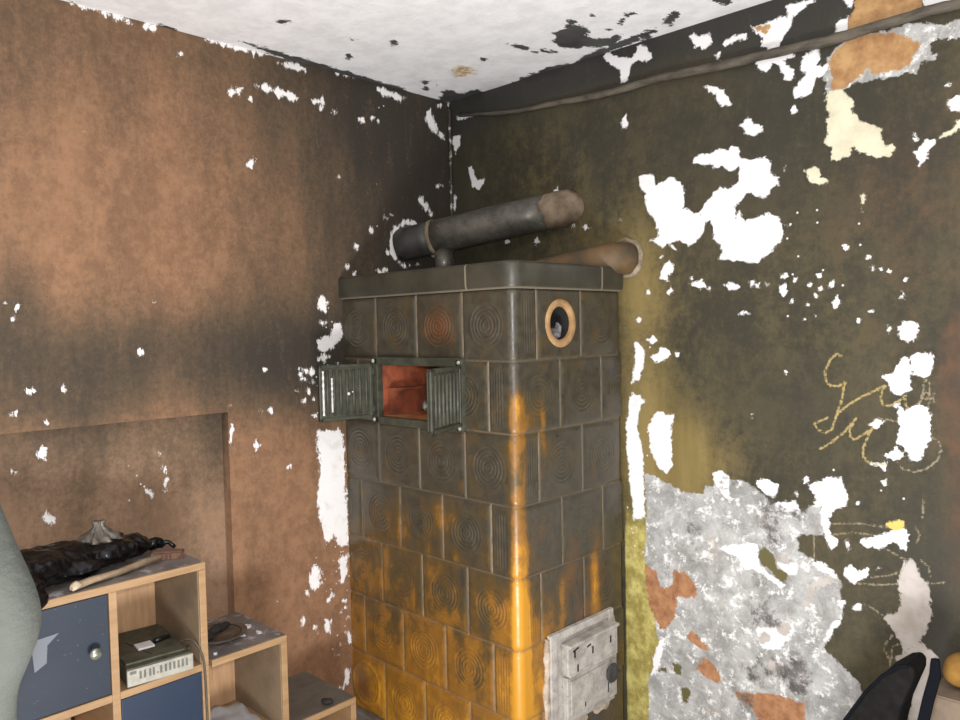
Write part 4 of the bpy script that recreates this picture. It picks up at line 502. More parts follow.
bm = bmesh.new(); lathe(bm, [(.010, -.004), (.010, .012), (.030, .016), (.033, .020), (.030, .025), (0, .027)], Mk, 28); sub(obj('air_valve_knob', bm, simple('dark_worn_iron', srgb(74, 72, 72), srgb(46, 44, 44), 30, .6), smooth=True), ld)
for q in ((-.163, -.159, .264, .297), (-.29, -.286, .262, .276)):
    bm = bmesh.new(); yz(bm, *q, .029, .0315); sub(obj('keyhole_slot', bm, SOOTY), ld)
bm = bmesh.new()
for (yy, z_, a_, b_) in ((-.425, .2, .03, .02), (-.3, .205, .06, .016), (-.16, .21, .05, .02), (-.45, .36, .012, .1), (-.445, .47, .012, .06), (-.092, .3, .012, .07), (-.09, .45, .01, .06)):
    ellipsoid(bm, (X1+.001, yy, z_), (.010, a_, b_), 3)
for v in bm.verts: v.co += Vector((abs(ns(v.co, 30, 1))*.3, ns(v.co, 30, 2), ns(v.co, 30, 3)))*.014
sub(obj('mortar_smear', bm, simple('pale_mortar', srgb(206, 192, 176), srgb(160, 138, 116), 30, .9, 0, .4), smooth=True), stove)
# ---------------------------------------------------------------- pipes and cables
def steel_mat():
    m = NT('blackened_stovepipe', .42); a, b = m.noise(14, 6, .7), m.noise(60, 5, .7)
    c = m.mix(m.sm(a, .3, .7), srgb(82, 78, 71), srgb(118, 113, 104)); c = m.mix(m.sm(b, .62, .72, 0, .8), c, srgb(176, 170, 160)); m.col(c)
    m.b.inputs['Metallic'].default_value = .45; m.bump(a, .12, .004); return m.m
STEEL = steel_mat()
pa, pb = Vector((.004, -.262, 1.838)), Vector((.672, -.002, 1.938)); ax = (pb-pa)
pipe = empty('stovepipe', 'grey steel stovepipe crossing the corner from wall to wall above the stove', 'pipe', pa)
R_ = .0655
at_ = lambda t: pa+ax*t
bm = bmesh.new(); tube(bm, [at_(t) for t in (.17, .3, .5, .7, .83)], [R_]*5, 40); sub(obj('pipe_barrel', bm, STEEL, smooth=True), pipe)
bm = bmesh.new(); tube(bm, [at_(-.03), at_(.05), at_(.12), at_(.175)], [R_*1.0, R_*1.0, R_*1.0, R_*1.01], 40); sub(obj('wall_elbow', bm, simple('pipe_elbow_soot', srgb(70, 68, 64), srgb(48, 47, 45), 16, .5), smooth=True), pipe)
bm = bmesh.new(); tube(bm, [at_(.165), at_(.17), at_(.185), at_(.19)], [R_, R_+.004, R_+.004, R_], 40); sub(obj('pipe_seam', bm, simple('rusty_seam', srgb(150, 138, 112), srgb(104, 92, 70), 30, .6), smooth=True), pipe)
bm = bmesh.new(); tube(bm, [at_(.81), at_(.83), at_(.90), at_(.95), (.630, -.01, 1.931), (.636, .05, 1.932)], [R_*.99, R_*1.01, R_, R_*.97, R_*.9, R_*.88], 40)
for v in bm.verts: v.co += Vector((ns(v.co, 25, 1), ns(v.co, 25, 2), ns(v.co, 25, 3)))*.006
sub(obj('wall_sleeve', bm, simple('tan_clay_sleeve', srgb(144, 126, 104), srgb(100, 82, 64), 16, .8, 0, .2), smooth=True), pipe)
bm = bmesh.new()
for t, a, sz in ((.13, 2.4, .02), (.15, 3.2, .014), (.14, 4.0, .022), (.1, 2.8, .013), (.15, 1.8, .013)):
    u, v_ = frame_of(ax); p = at_(t)+(u*math.cos(a)+v_*math.sin(a))*(R_+.001)
    ellipsoid(bm, p, (sz, sz*.8, sz*.8), 2)
for v in bm.verts: v.co += Vector((ns(v.co, 60, 1), ns(v.co, 60, 2), ns(v.co, 60, 3)))*.006
sub(obj('mortar_blob', bm, simple('grey_mortar', srgb(168, 160, 148), srgb(116, 108, 96), 40, .9, 0, .3), smooth=True), pipe)
sb = at_(.235)
bm = bmesh.new(); tube(bm, [(sb.x, sb.y, ZT+.085), (sb.x, sb.y, sb.z-.05)], .036, 24); sub(obj('pipe_foot', bm, STEEL, smooth=True), pipe)
bm = bmesh.new(); lathe(bm, [(.036, .012), (.058, .010), (.062, 0), (0, 0)], axis((sb.x, sb.y, ZT+.0835), (0, 0, 1)), 24); sub(obj('foot_flange', bm, simple('ochre_flange', srgb(150, 112, 52), srgb(100, 76, 44), 20, .7), smooth=True), pipe)

OCH = simple('smoked_ochre_flue', srgb(112, 86, 52), srgb(72, 60, 44), 9, .6, 0, .15)
bm = bmesh.new(); tube(bm, [(.44, -.15, 1.702), (.56, -.12, 1.706), (.70, -.095, 1.712), (.80, -.075, 1.720), (.85, -.045, 1.726), (.868, -.005, 1.727), (.868, .03, 1.727)], [.012, .030, .046, .054, .056, .057, .057], 32); flue = sub(obj('flue_stub', bm, OCH, smooth=True), stove)
bm = bmesh.new(); lathe(bm, [(.054, .004), (.060, .010), (.066, .008), (.070, -.002)], axis((.868, -.004, 1.727), (.0, -1, 0)), 40)
for v in bm.verts: v.co += Vector((ns(v.co, 30, 1), 0, ns(v.co, 30, 3)))*.008
sub(obj('flue_collar', bm, simple('pale_flue_rim', srgb(170, 154, 132), srgb(112, 98, 78), 25, .8, 0, .3), smooth=True), flue)

bm = bmesh.new(); cp = [(x, -.010-.004*(i > 3), z) for i, (x, z) in enumerate(CABLE)]
dense = []
for (a, b) in zip(cp, cp[1:]):
    for k in range(6): dense.append(Vector(a).lerp(Vector(b), k/6))
dense.append(Vector(cp[-1]))
dense = [p+Vector((0, 0, ns(p, 18)*.004)) for p in dense]
tube(bm, dense, [.006+.008*min(1, i/36)+.0025*ns(p, 30, 4) for i, p in enumerate(dense)], 10)
CBM = NT('sooty_cable_crust', .8); k1 = CBM.noise(20, 6, .7, CBM.scaled((.4, 1, 1.5)))
CBM.col(CBM.mix(CBM.sm(k1, .35, .65), srgb(62, 56, 48), srgb(104, 95, 82))); CBM.bump(k1, .5, .006)
tag(obj('cable_conduit', bm, CBM.m, None, True), 'grey crusted cable sagging along the wall just below the ceiling', 'cable')
bm = bmesh.new(); zz_ = np.linspace(H-.03, 1.7, 40)
tube(bm, [(.008+.002*ns((0, 0, z), 8, 1), -.008+.002*ns((0, 0, z), 8, 2), z) for z in zz_], [.006+.0015*ns((0, 0, z), 20) for z in zz_], 8)
CW = NT('flaking_wire', .8); k1 = CW.noise(26, 5, .7); CW.col(CW.mix(CW.sm(k1, .56, .62), srgb(70, 62, 52), srgb(206, 200, 192)))
tag(obj('corner_wire', bm, CW.m, None, True), 'thin flaking wire running down the room corner to the stovepipe', 'wire')
# ---------------------------------------------------------------- stepped shelf unit
def shelf_mat():
    m = NT('dusty_light_wood', .55); g = m.noise(7, 6, .65, m.scaled((1, 1, 9))); g2 = m.noise(40, 4)
    c = m.mix(m.sm(g, .3, .7), srgb(170, 136, 97), srgb(150, 117, 81))
    m.col(c); m.bump(g, .05, .002); return m.m
WOOD = shelf_mat()
PLY = NT('pale_back_board', .6); g = PLY.noise(6, 6, .65, PLY.scaled((1, 9, 1))); PLY.col(PLY.mix(PLY.sm(g, .3, .7), srgb(206, 164, 124), srgb(178, 138, 100)))
GREYW = simple('darker_wood', srgb(148, 126, 100), srgb(122, 104, 84), 10, .6)
DUST = NT('soot_dusted_top', .6); q1 = DUST.noise(26, 7, .72); q2 = DUST.noise(9, 5, .6)
DUST.col(DUST.mix(DUST.sm(q1, .52, .66, 0, .85), DUST.mix(DUST.sm(q2, .35, .65), srgb(96, 88, 84), srgb(126, 116, 110)), srgb(190, 186, 190)))
DUST2 = NT('even_grey_dust', .65); q1 = DUST2.noise(12, 6, .65); DUST2.col(DUST2.mix(DUST2.sm(q1, .3, .7), srgb(110, 102, 92), srgb(88, 80, 70)))
BLUE = NT('dusty_blue_laminate', .6); q1 = BLUE.noise(5, 5, .6); q2 = BLUE.noise(120, 3, .6)
BLUE.col(BLUE.mix(BLUE.sm(q2, .66, .8, 0, .5), BLUE.mix(BLUE.sm(q1, .3, .7), srgb(20, 32, 48), srgb(28, 39, 54)), srgb(150, 150, 156)))
SW, TS = .25, .02                                                   # column pitch, board thickness
Z1, Z2, Z3 = .866, .584, .302
shelf = empty('stepped_shelf_unit', 'stepped light-wood cube shelf with blue doors against the left wall', 'shelf', (.349, -1.304, 0), .0156)
Ms = Matrix.Translation(shelf.location) @ Matrix.Rotation(.0156, 4, 'Z')
def bd(name, x0, x1, y0, y1, z0, z1, mat=WOOD, bev=.0015, par=None):
    bm = bmesh.new(); box(bm, x0, x1, y0, y1, z0, z1); return obj(name, bm, mat, par or shelf, bevel=bev)
D = -.29
def upright(y, z, greyside=True):
    o = bd('upright_panel', D, 0, y-TS/2, y+TS/2, 0, z)
    return o
bd('top_panel', D, 0, -2*SW-TS/2, 0, Z1-TS, Z1)
bd('top_panel', D, 0, TS/2-.0, SW, Z2-TS, Z2); bd('top_panel', D, 0, SW+TS/2, 2*SW, Z3-TS, Z3)
for y, z in ((-2*SW, Z1-TS), (-SW, Z1-TS), (-TS/2, Z1-TS), (SW-TS/2, Z2-TS), (2*SW-TS/2, Z3-TS)): upright(y, z)
for y0, z in ((-2*SW, Z2), (-2*SW, Z3), (-SW, Z2), (-SW, Z3), (0, Z3)):
    bd('shelf_board', D+.006, 0, y0+TS/2, y0+SW-TS/2-(0 if y0 < -SW else .0)-(TS/2 if y0 == -SW else 0), z-TS, z)
for y0, z in ((-2*SW, Z1), (-SW, Z1), (0, Z2), (SW, Z3)):
    bd('back_panel', D, D+.006, y0+TS/2, y0+SW-TS, .04, z-TS, PLY.m, 0)
    bd('base_board', D+.006, -.01, y0+TS/2, y0+SW-TS, .02, .04)
# darker sheets on two inner faces and dust on the tops
bd('darker_side', D+.006, -.006, -TS-.0022, -TS-.0002, Z2, Z1-TS, GREYW, 0)
bd('darker_side', D+.006, -.006, SW-TS-.0022, SW-TS-.0002, Z3, Z2-TS, GREYW, 0)
bd('dust_layer', D, -.004, -2*SW-TS/2, -.003, Z1, Z1+.0012, DUST.m, 0)
bd('dust_layer', D, -.004, .001, SW-.003, Z2, Z2+.0012, DUST.m, 0); bd('dust_layer', D, -.004, SW+.001, 2*SW-.003, Z3, Z3+.0012, DUST2.m, 0)
BLUE2 = simple('clean_blue_laminate', srgb(22, 40, 66), srgb(28, 44, 66), 6, .5)
def door(y0, y1, z0, z1, knob_y, knob_z, mt=None):
    d = bd('door', -.018, -.002, y0+.002, y1-.002, z0+.002, z1-.002, mt or BLUE.m, .0015)
    bm = bmesh.new(); lathe(bm, [(.006, 0), (.006, .010), (.0135, .014), (.0155, .019), (.012, .024), (0, .026)], axis((-.002, knob_y, knob_z), (1, 0, 0)), 20)
    obj('knob', bm, simple('brushed_steel_knob', srgb(176, 178, 164), srgb(120, 122, 112), 60, .35, .7), d, True)
    return d
d1 = door(-2*SW+TS/2, -SW-TS/2, Z2, Z1-TS, -SW-.052, .708)
d2 = door(-SW+TS/2, -TS, Z3, Z2-TS, -TS-.04, .40, BLUE2)
bm = bmesh.new()                                                     # grey chevron sticker on the left door
vs = [bm.verts.new((.0, y, z)) for y, z in ((-.440, .776), (-.378, .780), (-.405, .757), (-.408, .715), (-.435, .70))]
bm.faces.new(vs); o = obj('sticker', bm, simple('grey_sticker', srgb(104, 108, 114), srgb(104, 108, 116), 20, .5), d1); o.location = (-.0015, 0, 0)
md = o.modifiers.new('thick', 'SOLIDIFY'); md.thickness = .0008
def sh(x, y, z): return Ms @ Vector((x, y, z))

# ---------------------------------------------------------------- things on and in the shelves
BAG = NT('glossy_black_plastic', .2); q1 = BAG.noise(30, 5, .6); BAG.col(srgb(6, 6, 7)); BAG.b.inputs['Specular IOR Level'].default_value = .4; BAG.bump(q1, .5, .012)
def lump(name, parts, mat, amp=.02, f=16, vox=.009, parent=None, smooth=True, M=None):
    bm = bmesh.new()
    for c, r in parts: ellipsoid(bm, c, r, 3)
    if M:
        for v in bm.verts: v.co = M @ v.co
    o = obj(name, bm, mat, parent, smooth)
    md = o.modifiers.new('remesh', 'REMESH'); md.mode = 'VOXEL'; md.voxel_size = vox; md.use_smooth_shade = smooth
    tx = bpy.data.textures.new(name, 'CLOUDS'); tx.noise_scale = 1/f; tx.noise_depth = 3
    dm = o.modifiers.new('crumple', 'DISPLACE'); dm.texture = tx; dm.strength = amp; dm.mid_level = .5; dm.texture_coords = 'GLOBAL'
    return o
bag = lump('rubbish_bag', [((-.17, -.22, Z1+.044), (.075, .11, .038)), ((-.19, -.15, Z1+.038), (.05, .08, .034)), ((-.16, -.32, Z1+.048), (.09, .12, .042)), ((-.12, -.40, Z1+.052), (.10, .09, .046)), ((-.055, -.45, Z1+.05), (.055, .075, .044)), ((.030, -.465, Z1+.02), (.024, .06, .045)), ((.026, -.47, Z1-.02), (.020, .035, .04)), ((-.09, -.33, Z1+.036), (.05, .10, .026)), ((-.0, -.46, Z1+.045), (.045, .06, .03))], BAG.m, .022, 26, .006, M=Ms)
tag(bag, 'shiny black plastic rubbish bag slumped over the top left of the shelf unit', 'bag')
CP = NT('grey_crumpled_film', .3); q1 = CP.noise(30, 5, .7); CP.col(CP.mix(CP.sm(q1, .35, .65), srgb(118, 110, 98), srgb(66, 60, 52))); CP.bump(q1, .6, .01)
bm = bmesh.new(); n_ = 40; rings = []
c0 = sh(-.17, -.215, Z1+.076)
for i, (r_, h_) in enumerate(((.062, 0), (.052, .012), (.038, .022), (.024, .034), (.014, .046), (.013, .054), (.019, .062), (.010, .063))):
    rings.append([bm.verts.new(c0+Vector((math.cos(t)*r_*.7, math.sin(t)*r_*.85, h_*.85))*(1+.0)+Vector((math.cos(t), math.sin(t), .3))*r_*.22*math.sin(9*t+i*.5)) for t in [2*PI*k/n_ for k in range(n_)]])
for a, b in zip(rings, rings[1:]):
    for k in range(n_): bm.faces.new((a[k], a[(k+1) % n_], b[(k+1) % n_], b[k]))
bm.faces.new(rings[-1]); bm.faces.new(rings[0][::-1])
tag(obj('knotted_plastic_bag', bm, CP.m, None, True), 'knotted grey plastic bag neck sitting on top of the black rubbish bag', 'bag')
# hand broom: pale stick and reddish bristle head
br = empty('hand_broom', 'hand broom with pale stick and reddish bristles lying along the shelf top', 'broom', sh(-.08, -.2, Z1+.004))
bm = bmesh.new(); A_, B_ = sh(-.012, -.345, Z1+.012), sh(-.088, -.085, Z1+.016)
tube(bm, [A_+(B_-A_)*t+Vector((0, 0, .002*math.sin(9*t))) for t in (0, .03, .2, .5, .8, 1)], [.006, .0095, .0095, .009, .009, .008], 12)
sub(obj('handle', bm, simple('weathered_pale_stick', srgb(168, 146, 118), srgb(130, 108, 84), 30, .7, 0, .2, (1, 1, 1)), smooth=True), br)
bm = bmesh.new(); ellipsoid(bm, A_+Vector((.0, .012, .003)), (.010, .014, .009), 2)
for v in bm.verts: v.co += Vector((ns(v.co, 60, 1), ns(v.co, 60, 2), ns(v.co, 60, 3)))*.006
sub(obj('frayed_tip', bm, simple('frayed_pale_wood', srgb(206, 190, 166), srgb(166, 146, 120), 50, .8), smooth=True), br)
hd = (sh(-.075, -.034, 0)-sh(-.13, -.10, 0)).normalized(); side = Vector((-hd.y, hd.x, 0))
Mh = Matrix(((hd.x, side.x, 0, 0), (hd.y, side.y, 0, 0), (0, 0, 1, 0), (0, 0, 0, 1))); Mh = Matrix.Translation(sh(-.108, -.055, Z1+.0015)) @ Mh
bm = bmesh.new(); box(bm, -.042, .042, -.013, .013, .016, .023, Mh); sub(obj('head_block', bm, simple('reddish_brown_wood', srgb(128, 92, 74), srgb(100, 70, 56), 30, .7), bevel=.004), br)
bm = bmesh.new(); random.seed(9)
for i in range(30):
    for j in range(9):
        x_, y_ = -.041+i*.0028, -.012+j*.003
        tube(bm, [Mh @ Vector((x_, y_, .017)), Mh @ Vector((x_+random.uniform(-.003, .003), y_*1.25+random.uniform(-.003, .003), .001))], .0012, 4)
sub(obj('bristles', bm, simple('reddish_bristles', srgb(168, 128, 108), srgb(120, 86, 72), 60, .8)), br)
bm = bmesh.new(); p0_, p1_ = sh(-.205, -.095, Z1+.022), sh(-.175, -.006, Z1+.016)
tube(bm, [p0_.lerp(p1_, t)+Vector((.006*math.sin(7*t), 0, .012*math.sin(PI*t)+.005*math.sin(17*t))) for t in np.linspace(0, 1, 16)], [.004+.011*math.sin(PI*min(1, t*1.15+.05))**.6*(1+.3*math.sin(23*t)) if t < .86 else .006 for t in np.linspace(0, 1, 16)], 12)
tag(obj('twisted_plastic_strip', bm, BAG.m, None, True), 'twisted shiny black plastic strip behind the reddish broom head', 'plastic')

# grey electronic box in the open compartment
un = empty('stereo_receiver', 'dusty electronic box with silver slotted front in the open upper compartment', 'electronics', sh(-.10, -.125, Z2), .0156-.12)
OLV = NT('dusty_olive_casing', .7); q1 = OLV.noise(24, 6, .7); OLV.col(OLV.mix(OLV.sm(q1, .35, .65), srgb(86, 84, 66), srgb(58, 58, 46))); OLV.bump(q1, .3, .004)
SILV = simple('silver_front', srgb(164, 160, 148), srgb(142, 138, 126), 40, .45, .2)
def ub(name, *b, mat=None, bev=.002, par=None):
    bm = bmesh.new(); box(bm, *b); return obj(name, bm, mat, par or un, bevel=bev)
hx, hw, hh = .108, .084, .054
ub('casing', -.15, hx-.006, -hw, hw, .006, hh-.004, mat=OLV.m)
ub('top_cover', -.15, hx-.02, -hw+.003, hw-.012, hh-.004, hh+.004, mat=OLV.m)
fpn = ub('front_panel', hx-.008, hx+.004, -hw-.001, hw+.001, .004, hh-.006, mat=SILV)
for y_ in (-hw+.02, hw-.02):
    for x_ in (-.13, hx-.03):
        bm = bmesh.new(); lathe(bm, [(0, 0), (.009, 0), (.009, .007), (0, .007)], Matrix.Translation((x_, y_, 0)), 14); obj('foot', bm, SOOTY, un)
for y_ in (-.052, -.041, -.028, -.019, .0, .012, .023, .034, .045, .056, .067):
    ub('slot', hx+.0035, hx+.0048, y_-.0028, y_+.0028, .02, .04, mat=simple('dark_slot', srgb(112, 110, 100), srgb(92, 90, 82)) if y_ < -.05 else bpy.data.materials['dark_slot'], bev=0, par=fpn)
ub('slot', hx+.0035, hx+.0048, -.078, -.062, .036, .044, mat=bpy.data.materials['dark_slot'], bev=0, par=fpn)
ub('slot', hx+.0035, hx+.0048, -.011, -.007, .022, .026, mat=bpy.data.materials['dark_slot'], bev=0, par=fpn)
cv = ub('side_crack', -.06, .07, -.03, -.027, hh+.004, hh+.0048, mat=SOOTY, bev=0)
cv.rotation_euler = (0, 0, .25); cv.location = (-.01, 0, 0)
tp = sh(0, 0, Z2).z+hh+.004
bm = bmesh.new(); Mc = Matrix.Translation(sh(-.099, -.135, Z2+hh+.0045)) @ Matrix.Rotation(-.1, 4, 'Z')
box(bm, -.022, .022, -.022, .022, 0, .006, Mc); tag(obj('white_box', bm, simple('white_card', srgb(232, 230, 228), srgb(210, 206, 204), 30, .7), bevel=.002), 'small flat white packet lying on the dusty electronic box', 'packet')
lg = empty('black_marker', 'short black marker pen beside the white packet on the electronic box', 'pen', sh(-.10, -.098, Z2+hh+.0115))
bm = bmesh.new(); a_, b_ = sh(-.097, -.108, Z2+hh+.0118), sh(-.105, -.063, Z2+hh+.0118); tube(bm, [a_, a_.lerp(b_, .6)], .0072, 14); sub(obj('barrel', bm, simple('black_gloss', srgb(26, 28, 28), srgb(20, 20, 20), 30, .35), smooth=True), lg)
bm = bmesh.new(); tube(bm, [a_.lerp(b_, .6), a_.lerp(b_, .62), b_, b_.lerp(a_, -.05)], [.0072, .0065, .0062, .004], 14); sub(obj('cap', bm, bpy.data.materials['black_gloss'], smooth=True), lg)
# cable from the box down over the front
bm = bmesh.new()
cps = [sh(-.06, -.062, Z2+.045), sh(-.05, -.05, Z2+.062), sh(-.03, -.034, Z2+.066), sh(-.008, -.026, Z2+.05), sh(.004, -.019, Z2+.02), sh(.006, -.015, Z2-.03), sh(.0055, -.013, Z2-.12), sh(.0055, -.011, Z2-.25), sh(.0055, -.012, Z2-.4), sh(.02, -.01, .01)]
sp_ = []
for i in range(len(cps)-1):
    q0, q1_, q2_, q3 = cps[max(i-1, 0)], cps[i], cps[i+1], cps[min(i+2, len(cps)-1)]
    for t in np.linspace(0, 1, 8, endpoint=False): sp_.append(.5*((2*q1_)+(q2_-q0)*t+(2*q0-5*q1_+4*q2_-q3)*t*t+(3*q1_-q0-3*q2_+q3)*t**3))
sp_.append(cps[-1]); tube(bm, sp_, .0032, 8)
tag(obj('power_cord', bm, simple('brown_grey_cord', srgb(92, 82, 68), srgb(70, 62, 52), 40, .6), None, True), 'thin dark cord looping from the electronic box down the shelf front', 'cord')
lp = bmesh.new(); tube(lp, [sh(-.055+.022*math.cos(t), -.045+.012*math.sin(t), Z2+.022+.022*math.sin(t+.6)) for t in np.linspace(0, 5.6, 28)], .0032, 8)
tag(obj('cord_coil', lp, bpy.data.materials['brown_grey_cord'], None, True), 'small coil of dark cord beside the electronic box', 'cord')

# burnt plate on the middle step
pl = empty('burnt_plate', 'round scorched metal plate on the dusty middle step of the shelf', 'plate', sh(-.125, .082, Z2+.0012))
Mp = Matrix.Translation(sh(-.145, .098, Z2+.0012))
PLM = NT('scorched_plate', .5); q1 = PLM.noise(18, 6, .7); PLM.col(PLM.mix(PLM.sm(q1, .3, .7), srgb(128, 104, 84), srgb(84, 72, 64))); PLM.b.inputs['Metallic'].default_value = .2
bm = bmesh.new(); lathe(bm, [(0, 0), (.055, 0), (.072, .008), (.088, .013), (.090, .015), (.087, .016), (.070, .011), (.058, .006), (.056, .004), (0, .0035)], Mp, 56); sub(obj('dish', bm, PLM.m, smooth=True), pl)
bm = bmesh.new(); tube(bm, [Mp @ Vector((.072*math.cos(t), .072*math.sin(t), .0125)) for t in np.linspace(0, 2*PI, 49)], .0022, 6, False); sub(obj('rim_bead', bm, simple('burnt_rim', srgb(70, 60, 54), srgb(50, 44, 40)), smooth=True), pl)
ch_ = lump('charred_wood', [((-.008, -.035, .016), (.016, .028, .012)), ((-.012, .012, .018), (.015, .034, .013)), ((-.03, -.03, .014), (.012, .018, .009)), ((.008, -.03, .013), (.012, .02, .009)), ((-.014, .045, .018), (.011, .018, .010))], simple('black_char', srgb(30, 27, 25), srgb(46, 38, 30), 50, .85), .012, 60, .003, M=Mp @ Matrix.Rotation(.2, 4, 'Z'))
tag(ch_, 'lump of charred black wood lying in the scorched plate', 'charcoal')
random.seed(7)
FL = simple('white_paint_chip', srgb(238, 234, 236), srgb(214, 208, 210), 60, .8)
names = [(-.235, .135, .014, 'by the back edge of the step, between plate and wall'), (-.175, .19, .012, 'halfway along the back right edge of the step'), (-.145, .20, .019, 'largest of them, on the right part of the step'), (-.075, .20, .012, 'nearest the right front corner of the step'), (-.095, .155, .013, 'just right of the scorched plate rim'), (-.028, .035, .008, 'at the front left edge of the step'), (-.15, .178, .008, 'small one behind the largest chip on the step')]
for x_, y_, r_, txt in names:
    bm = bmesh.new(); n_ = 9; Mf = Matrix.Translation(sh(x_, y_, Z2+.0014))
    a_ = [(r_*random.uniform(.6, 1.1)*math.cos(2*PI*k/n_), r_*random.uniform(.5, .9)*math.sin(2*PI*k/n_)) for k in range(n_)]
    lo = [bm.verts.new(Mf @ Vector((a, b, 0))) for a, b in a_]; hi = [bm.verts.new(Mf @ Vector((a*.92, b*.92, .003+random.uniform(0, .004)))) for a, b in a_]
    c_ = bm.verts.new(Mf @ Vector((0, 0, .005)))
    for k in range(n_):
        bm.faces.new((lo[k], lo[(k+1) % n_], hi[(k+1) % n_], hi[k])); bm.faces.new((hi[k], hi[(k+1) % n_], c_))
    bm.faces.new(lo[::-1])
    tag(obj('paint_chip', bm, FL), 'white paint chip '+txt, 'paint chip', 'paint chips on the middle step')
bm = bmesh.new(); Mf = Matrix.Translation(sh(-.135, .118, Z3+.0005)); nx, ny = 14, 12
g_ = [[bm.verts.new(Mf @ Vector((-.115+.24*i/nx, -.085+.17*j/ny, .006+.016*(ns((i*.3, j*.35, 0), 1, 2)+.45)+(.03*(j/ny-.75) if j > 9 else 0)*.3))) for j in range(ny+1)] for i in range(nx+1)]
for i in range(nx):
    for j in range(ny): bm.faces.new((g_[i][j], g_[i+1][j], g_[i+1][j+1], g_[i][j+1]))
o = obj('paper_sheet', bm, simple('pale_grey_paper', srgb(206, 206, 208), srgb(172, 172, 176), 12, .8), None, True); md = o.modifiers.new('thick', 'SOLIDIFY'); md.thickness = .0012
tag(o, 'crumpled pale grey paper in the open compartment below the scorched plate', 'paper')
ck = lump('coal_crumb', [((0, 0, .009), (.016, .013, .008)), ((.008, .012, .008), (.012, .012, .007))], bpy.data.materials['black_char'], .008, 60, .003, M=Matrix.Translation(sh(-.035, .405, Z3+.0015)))
tag(ck, 'small black crumb of coal on the lowest grey step of the shelf', 'charcoal')

# ---------------------------------------------------------------- bottom right corner of the view
NAVY = NT('dark_padded_fabric', .85); q1 = NAVY.noise(30, 5, .6); NAVY.col(NAVY.mix(NAVY.sm(q1, .35, .7), srgb(20, 19, 19), srgb(32, 30, 29))); NAVY.bump(q1, .2, .004); NAVY.b.inputs['Specular IOR Level'].default_value = .12
NAVB = simple('navy_piping', srgb(13, 15, 24), srgb(10, 12, 19), 30, .8); NAVB.node_tree.nodes['Principled BSDF'].inputs['Specular IOR Level'].default_value = .12
bagd = empty('fabric_bag', 'dark fabric bag with navy edge leaning on the patched wall at bottom right', 'bag', (1.76, -.2, 0))
def slab(poly, y0, y1, nz=6):
    bm = bmesh.new(); L = [[bm.verts.new((x, y, z)) for x, z in poly] for y in (y0, y1)]
    bm.faces.new(L[0]); bm.faces.new(L[1][::-1]); n = len(poly)
    for k in range(n): bm.faces.new((L[0][k], L[0][(k+1) % n], L[1][(k+1) % n], L[1][k]))
    return bm
body = [(1.60, 0), (1.585, .12), (1.60, .28), (1.645, .41), (1.69, .495), (1.735, .575), (1.775, .63), (1.812, .664), (1.832, .672), (1.844, .662), (1.843, .64), (1.815, .56), (1.795, .46), (1.785, .3), (1.785, 0)]
o = sub(obj('bag_body', slab(body, -.27, -.16), NAVY.m, bevel=.022, seg=4), bagd)
bm = bmesh.new(); tube(bm, [(x, -.272, z) for x, z in body[3:9]], .004, 8); sub(obj('piping', bm, NAVB, smooth=True), bagd)
bm = bmesh.new(); sp = [(1.871, -.20, .676), (1.874, -.21, .64), (1.862, -.22, .58), (1.848, -.225, .50), (1.838, -.23, .38), (1.82, -.23, .2), (1.80, -.23, .04)]
for a, b in zip(sp, sp[1:]):
    d_ = Vector(b)-Vector(a); u = Vector((d_.z, 0, -d_.x)).normalized()*.0125
    for q in (0,): pass
prev = None
for i, p_ in enumerate(sp):
    d_ = Vector(sp[min(i+1, len(sp)-1)])-Vector(sp[max(i-1, 0)]); u = Vector((d_.z, 0, -d_.x)).normalized()*(.009 if i == 0 else .0125)
    ring = [bm.verts.new(Vector(p_)+u+Vector((0, .006, 0))), bm.verts.new(Vector(p_)-u+Vector((0, .006, 0))), bm.verts.new(Vector(p_)-u-Vector((0, .006, 0))), bm.verts.new(Vector(p_)+u-Vector((0, .006, 0)))]
    if prev:
        for k in range(4): bm.faces.new((prev[k], prev[(k+1) % 4], ring[(k+1) % 4], ring[k]))
    else: bm.faces.new(ring)
    prev = ring
bm.faces.new(prev[::-1]); sub(obj('strap', bm, NAVB, bevel=.003), bagd)
bx = empty('cardboard_box', 'smoke-greyed cardboard box standing at the right edge under a yellow foam lump', 'box', (1.85, -.02, 0), 0)
CARD = simple('greyed_cardboard', srgb(142, 124, 104), srgb(116, 100, 84), 9, .85)
bm = bmesh.new(); box(bm, 0, .34, -.155, 0, 0, .572); obj('carton', bm, CARD, bx, bevel=.004)
bm = bmesh.new(); box(bm, .003, .337, -.153, -.08, .572, .576); obj('flap', bm, CARD, bx); bm = bmesh.new(); box(bm, .003, .337, -.076, -.002, .572, .576); obj('flap', bm, CARD, bx)
fo = lump('yellow_foam_lump', [((1.905, -.09, .618), (.045, .045, .042)), ((1.965, -.09, .618), (.06, .06, .042)), ((2.05, -.09, .61), (.06, .06, .032))], simple('singed_yellow_foam', srgb(158, 116, 46), srgb(116, 80, 34), 18, .9, 0, .3), .014, 14, .008)
tag(fo, 'singed yellow foam lump lying on the grey cardboard box', 'foam')

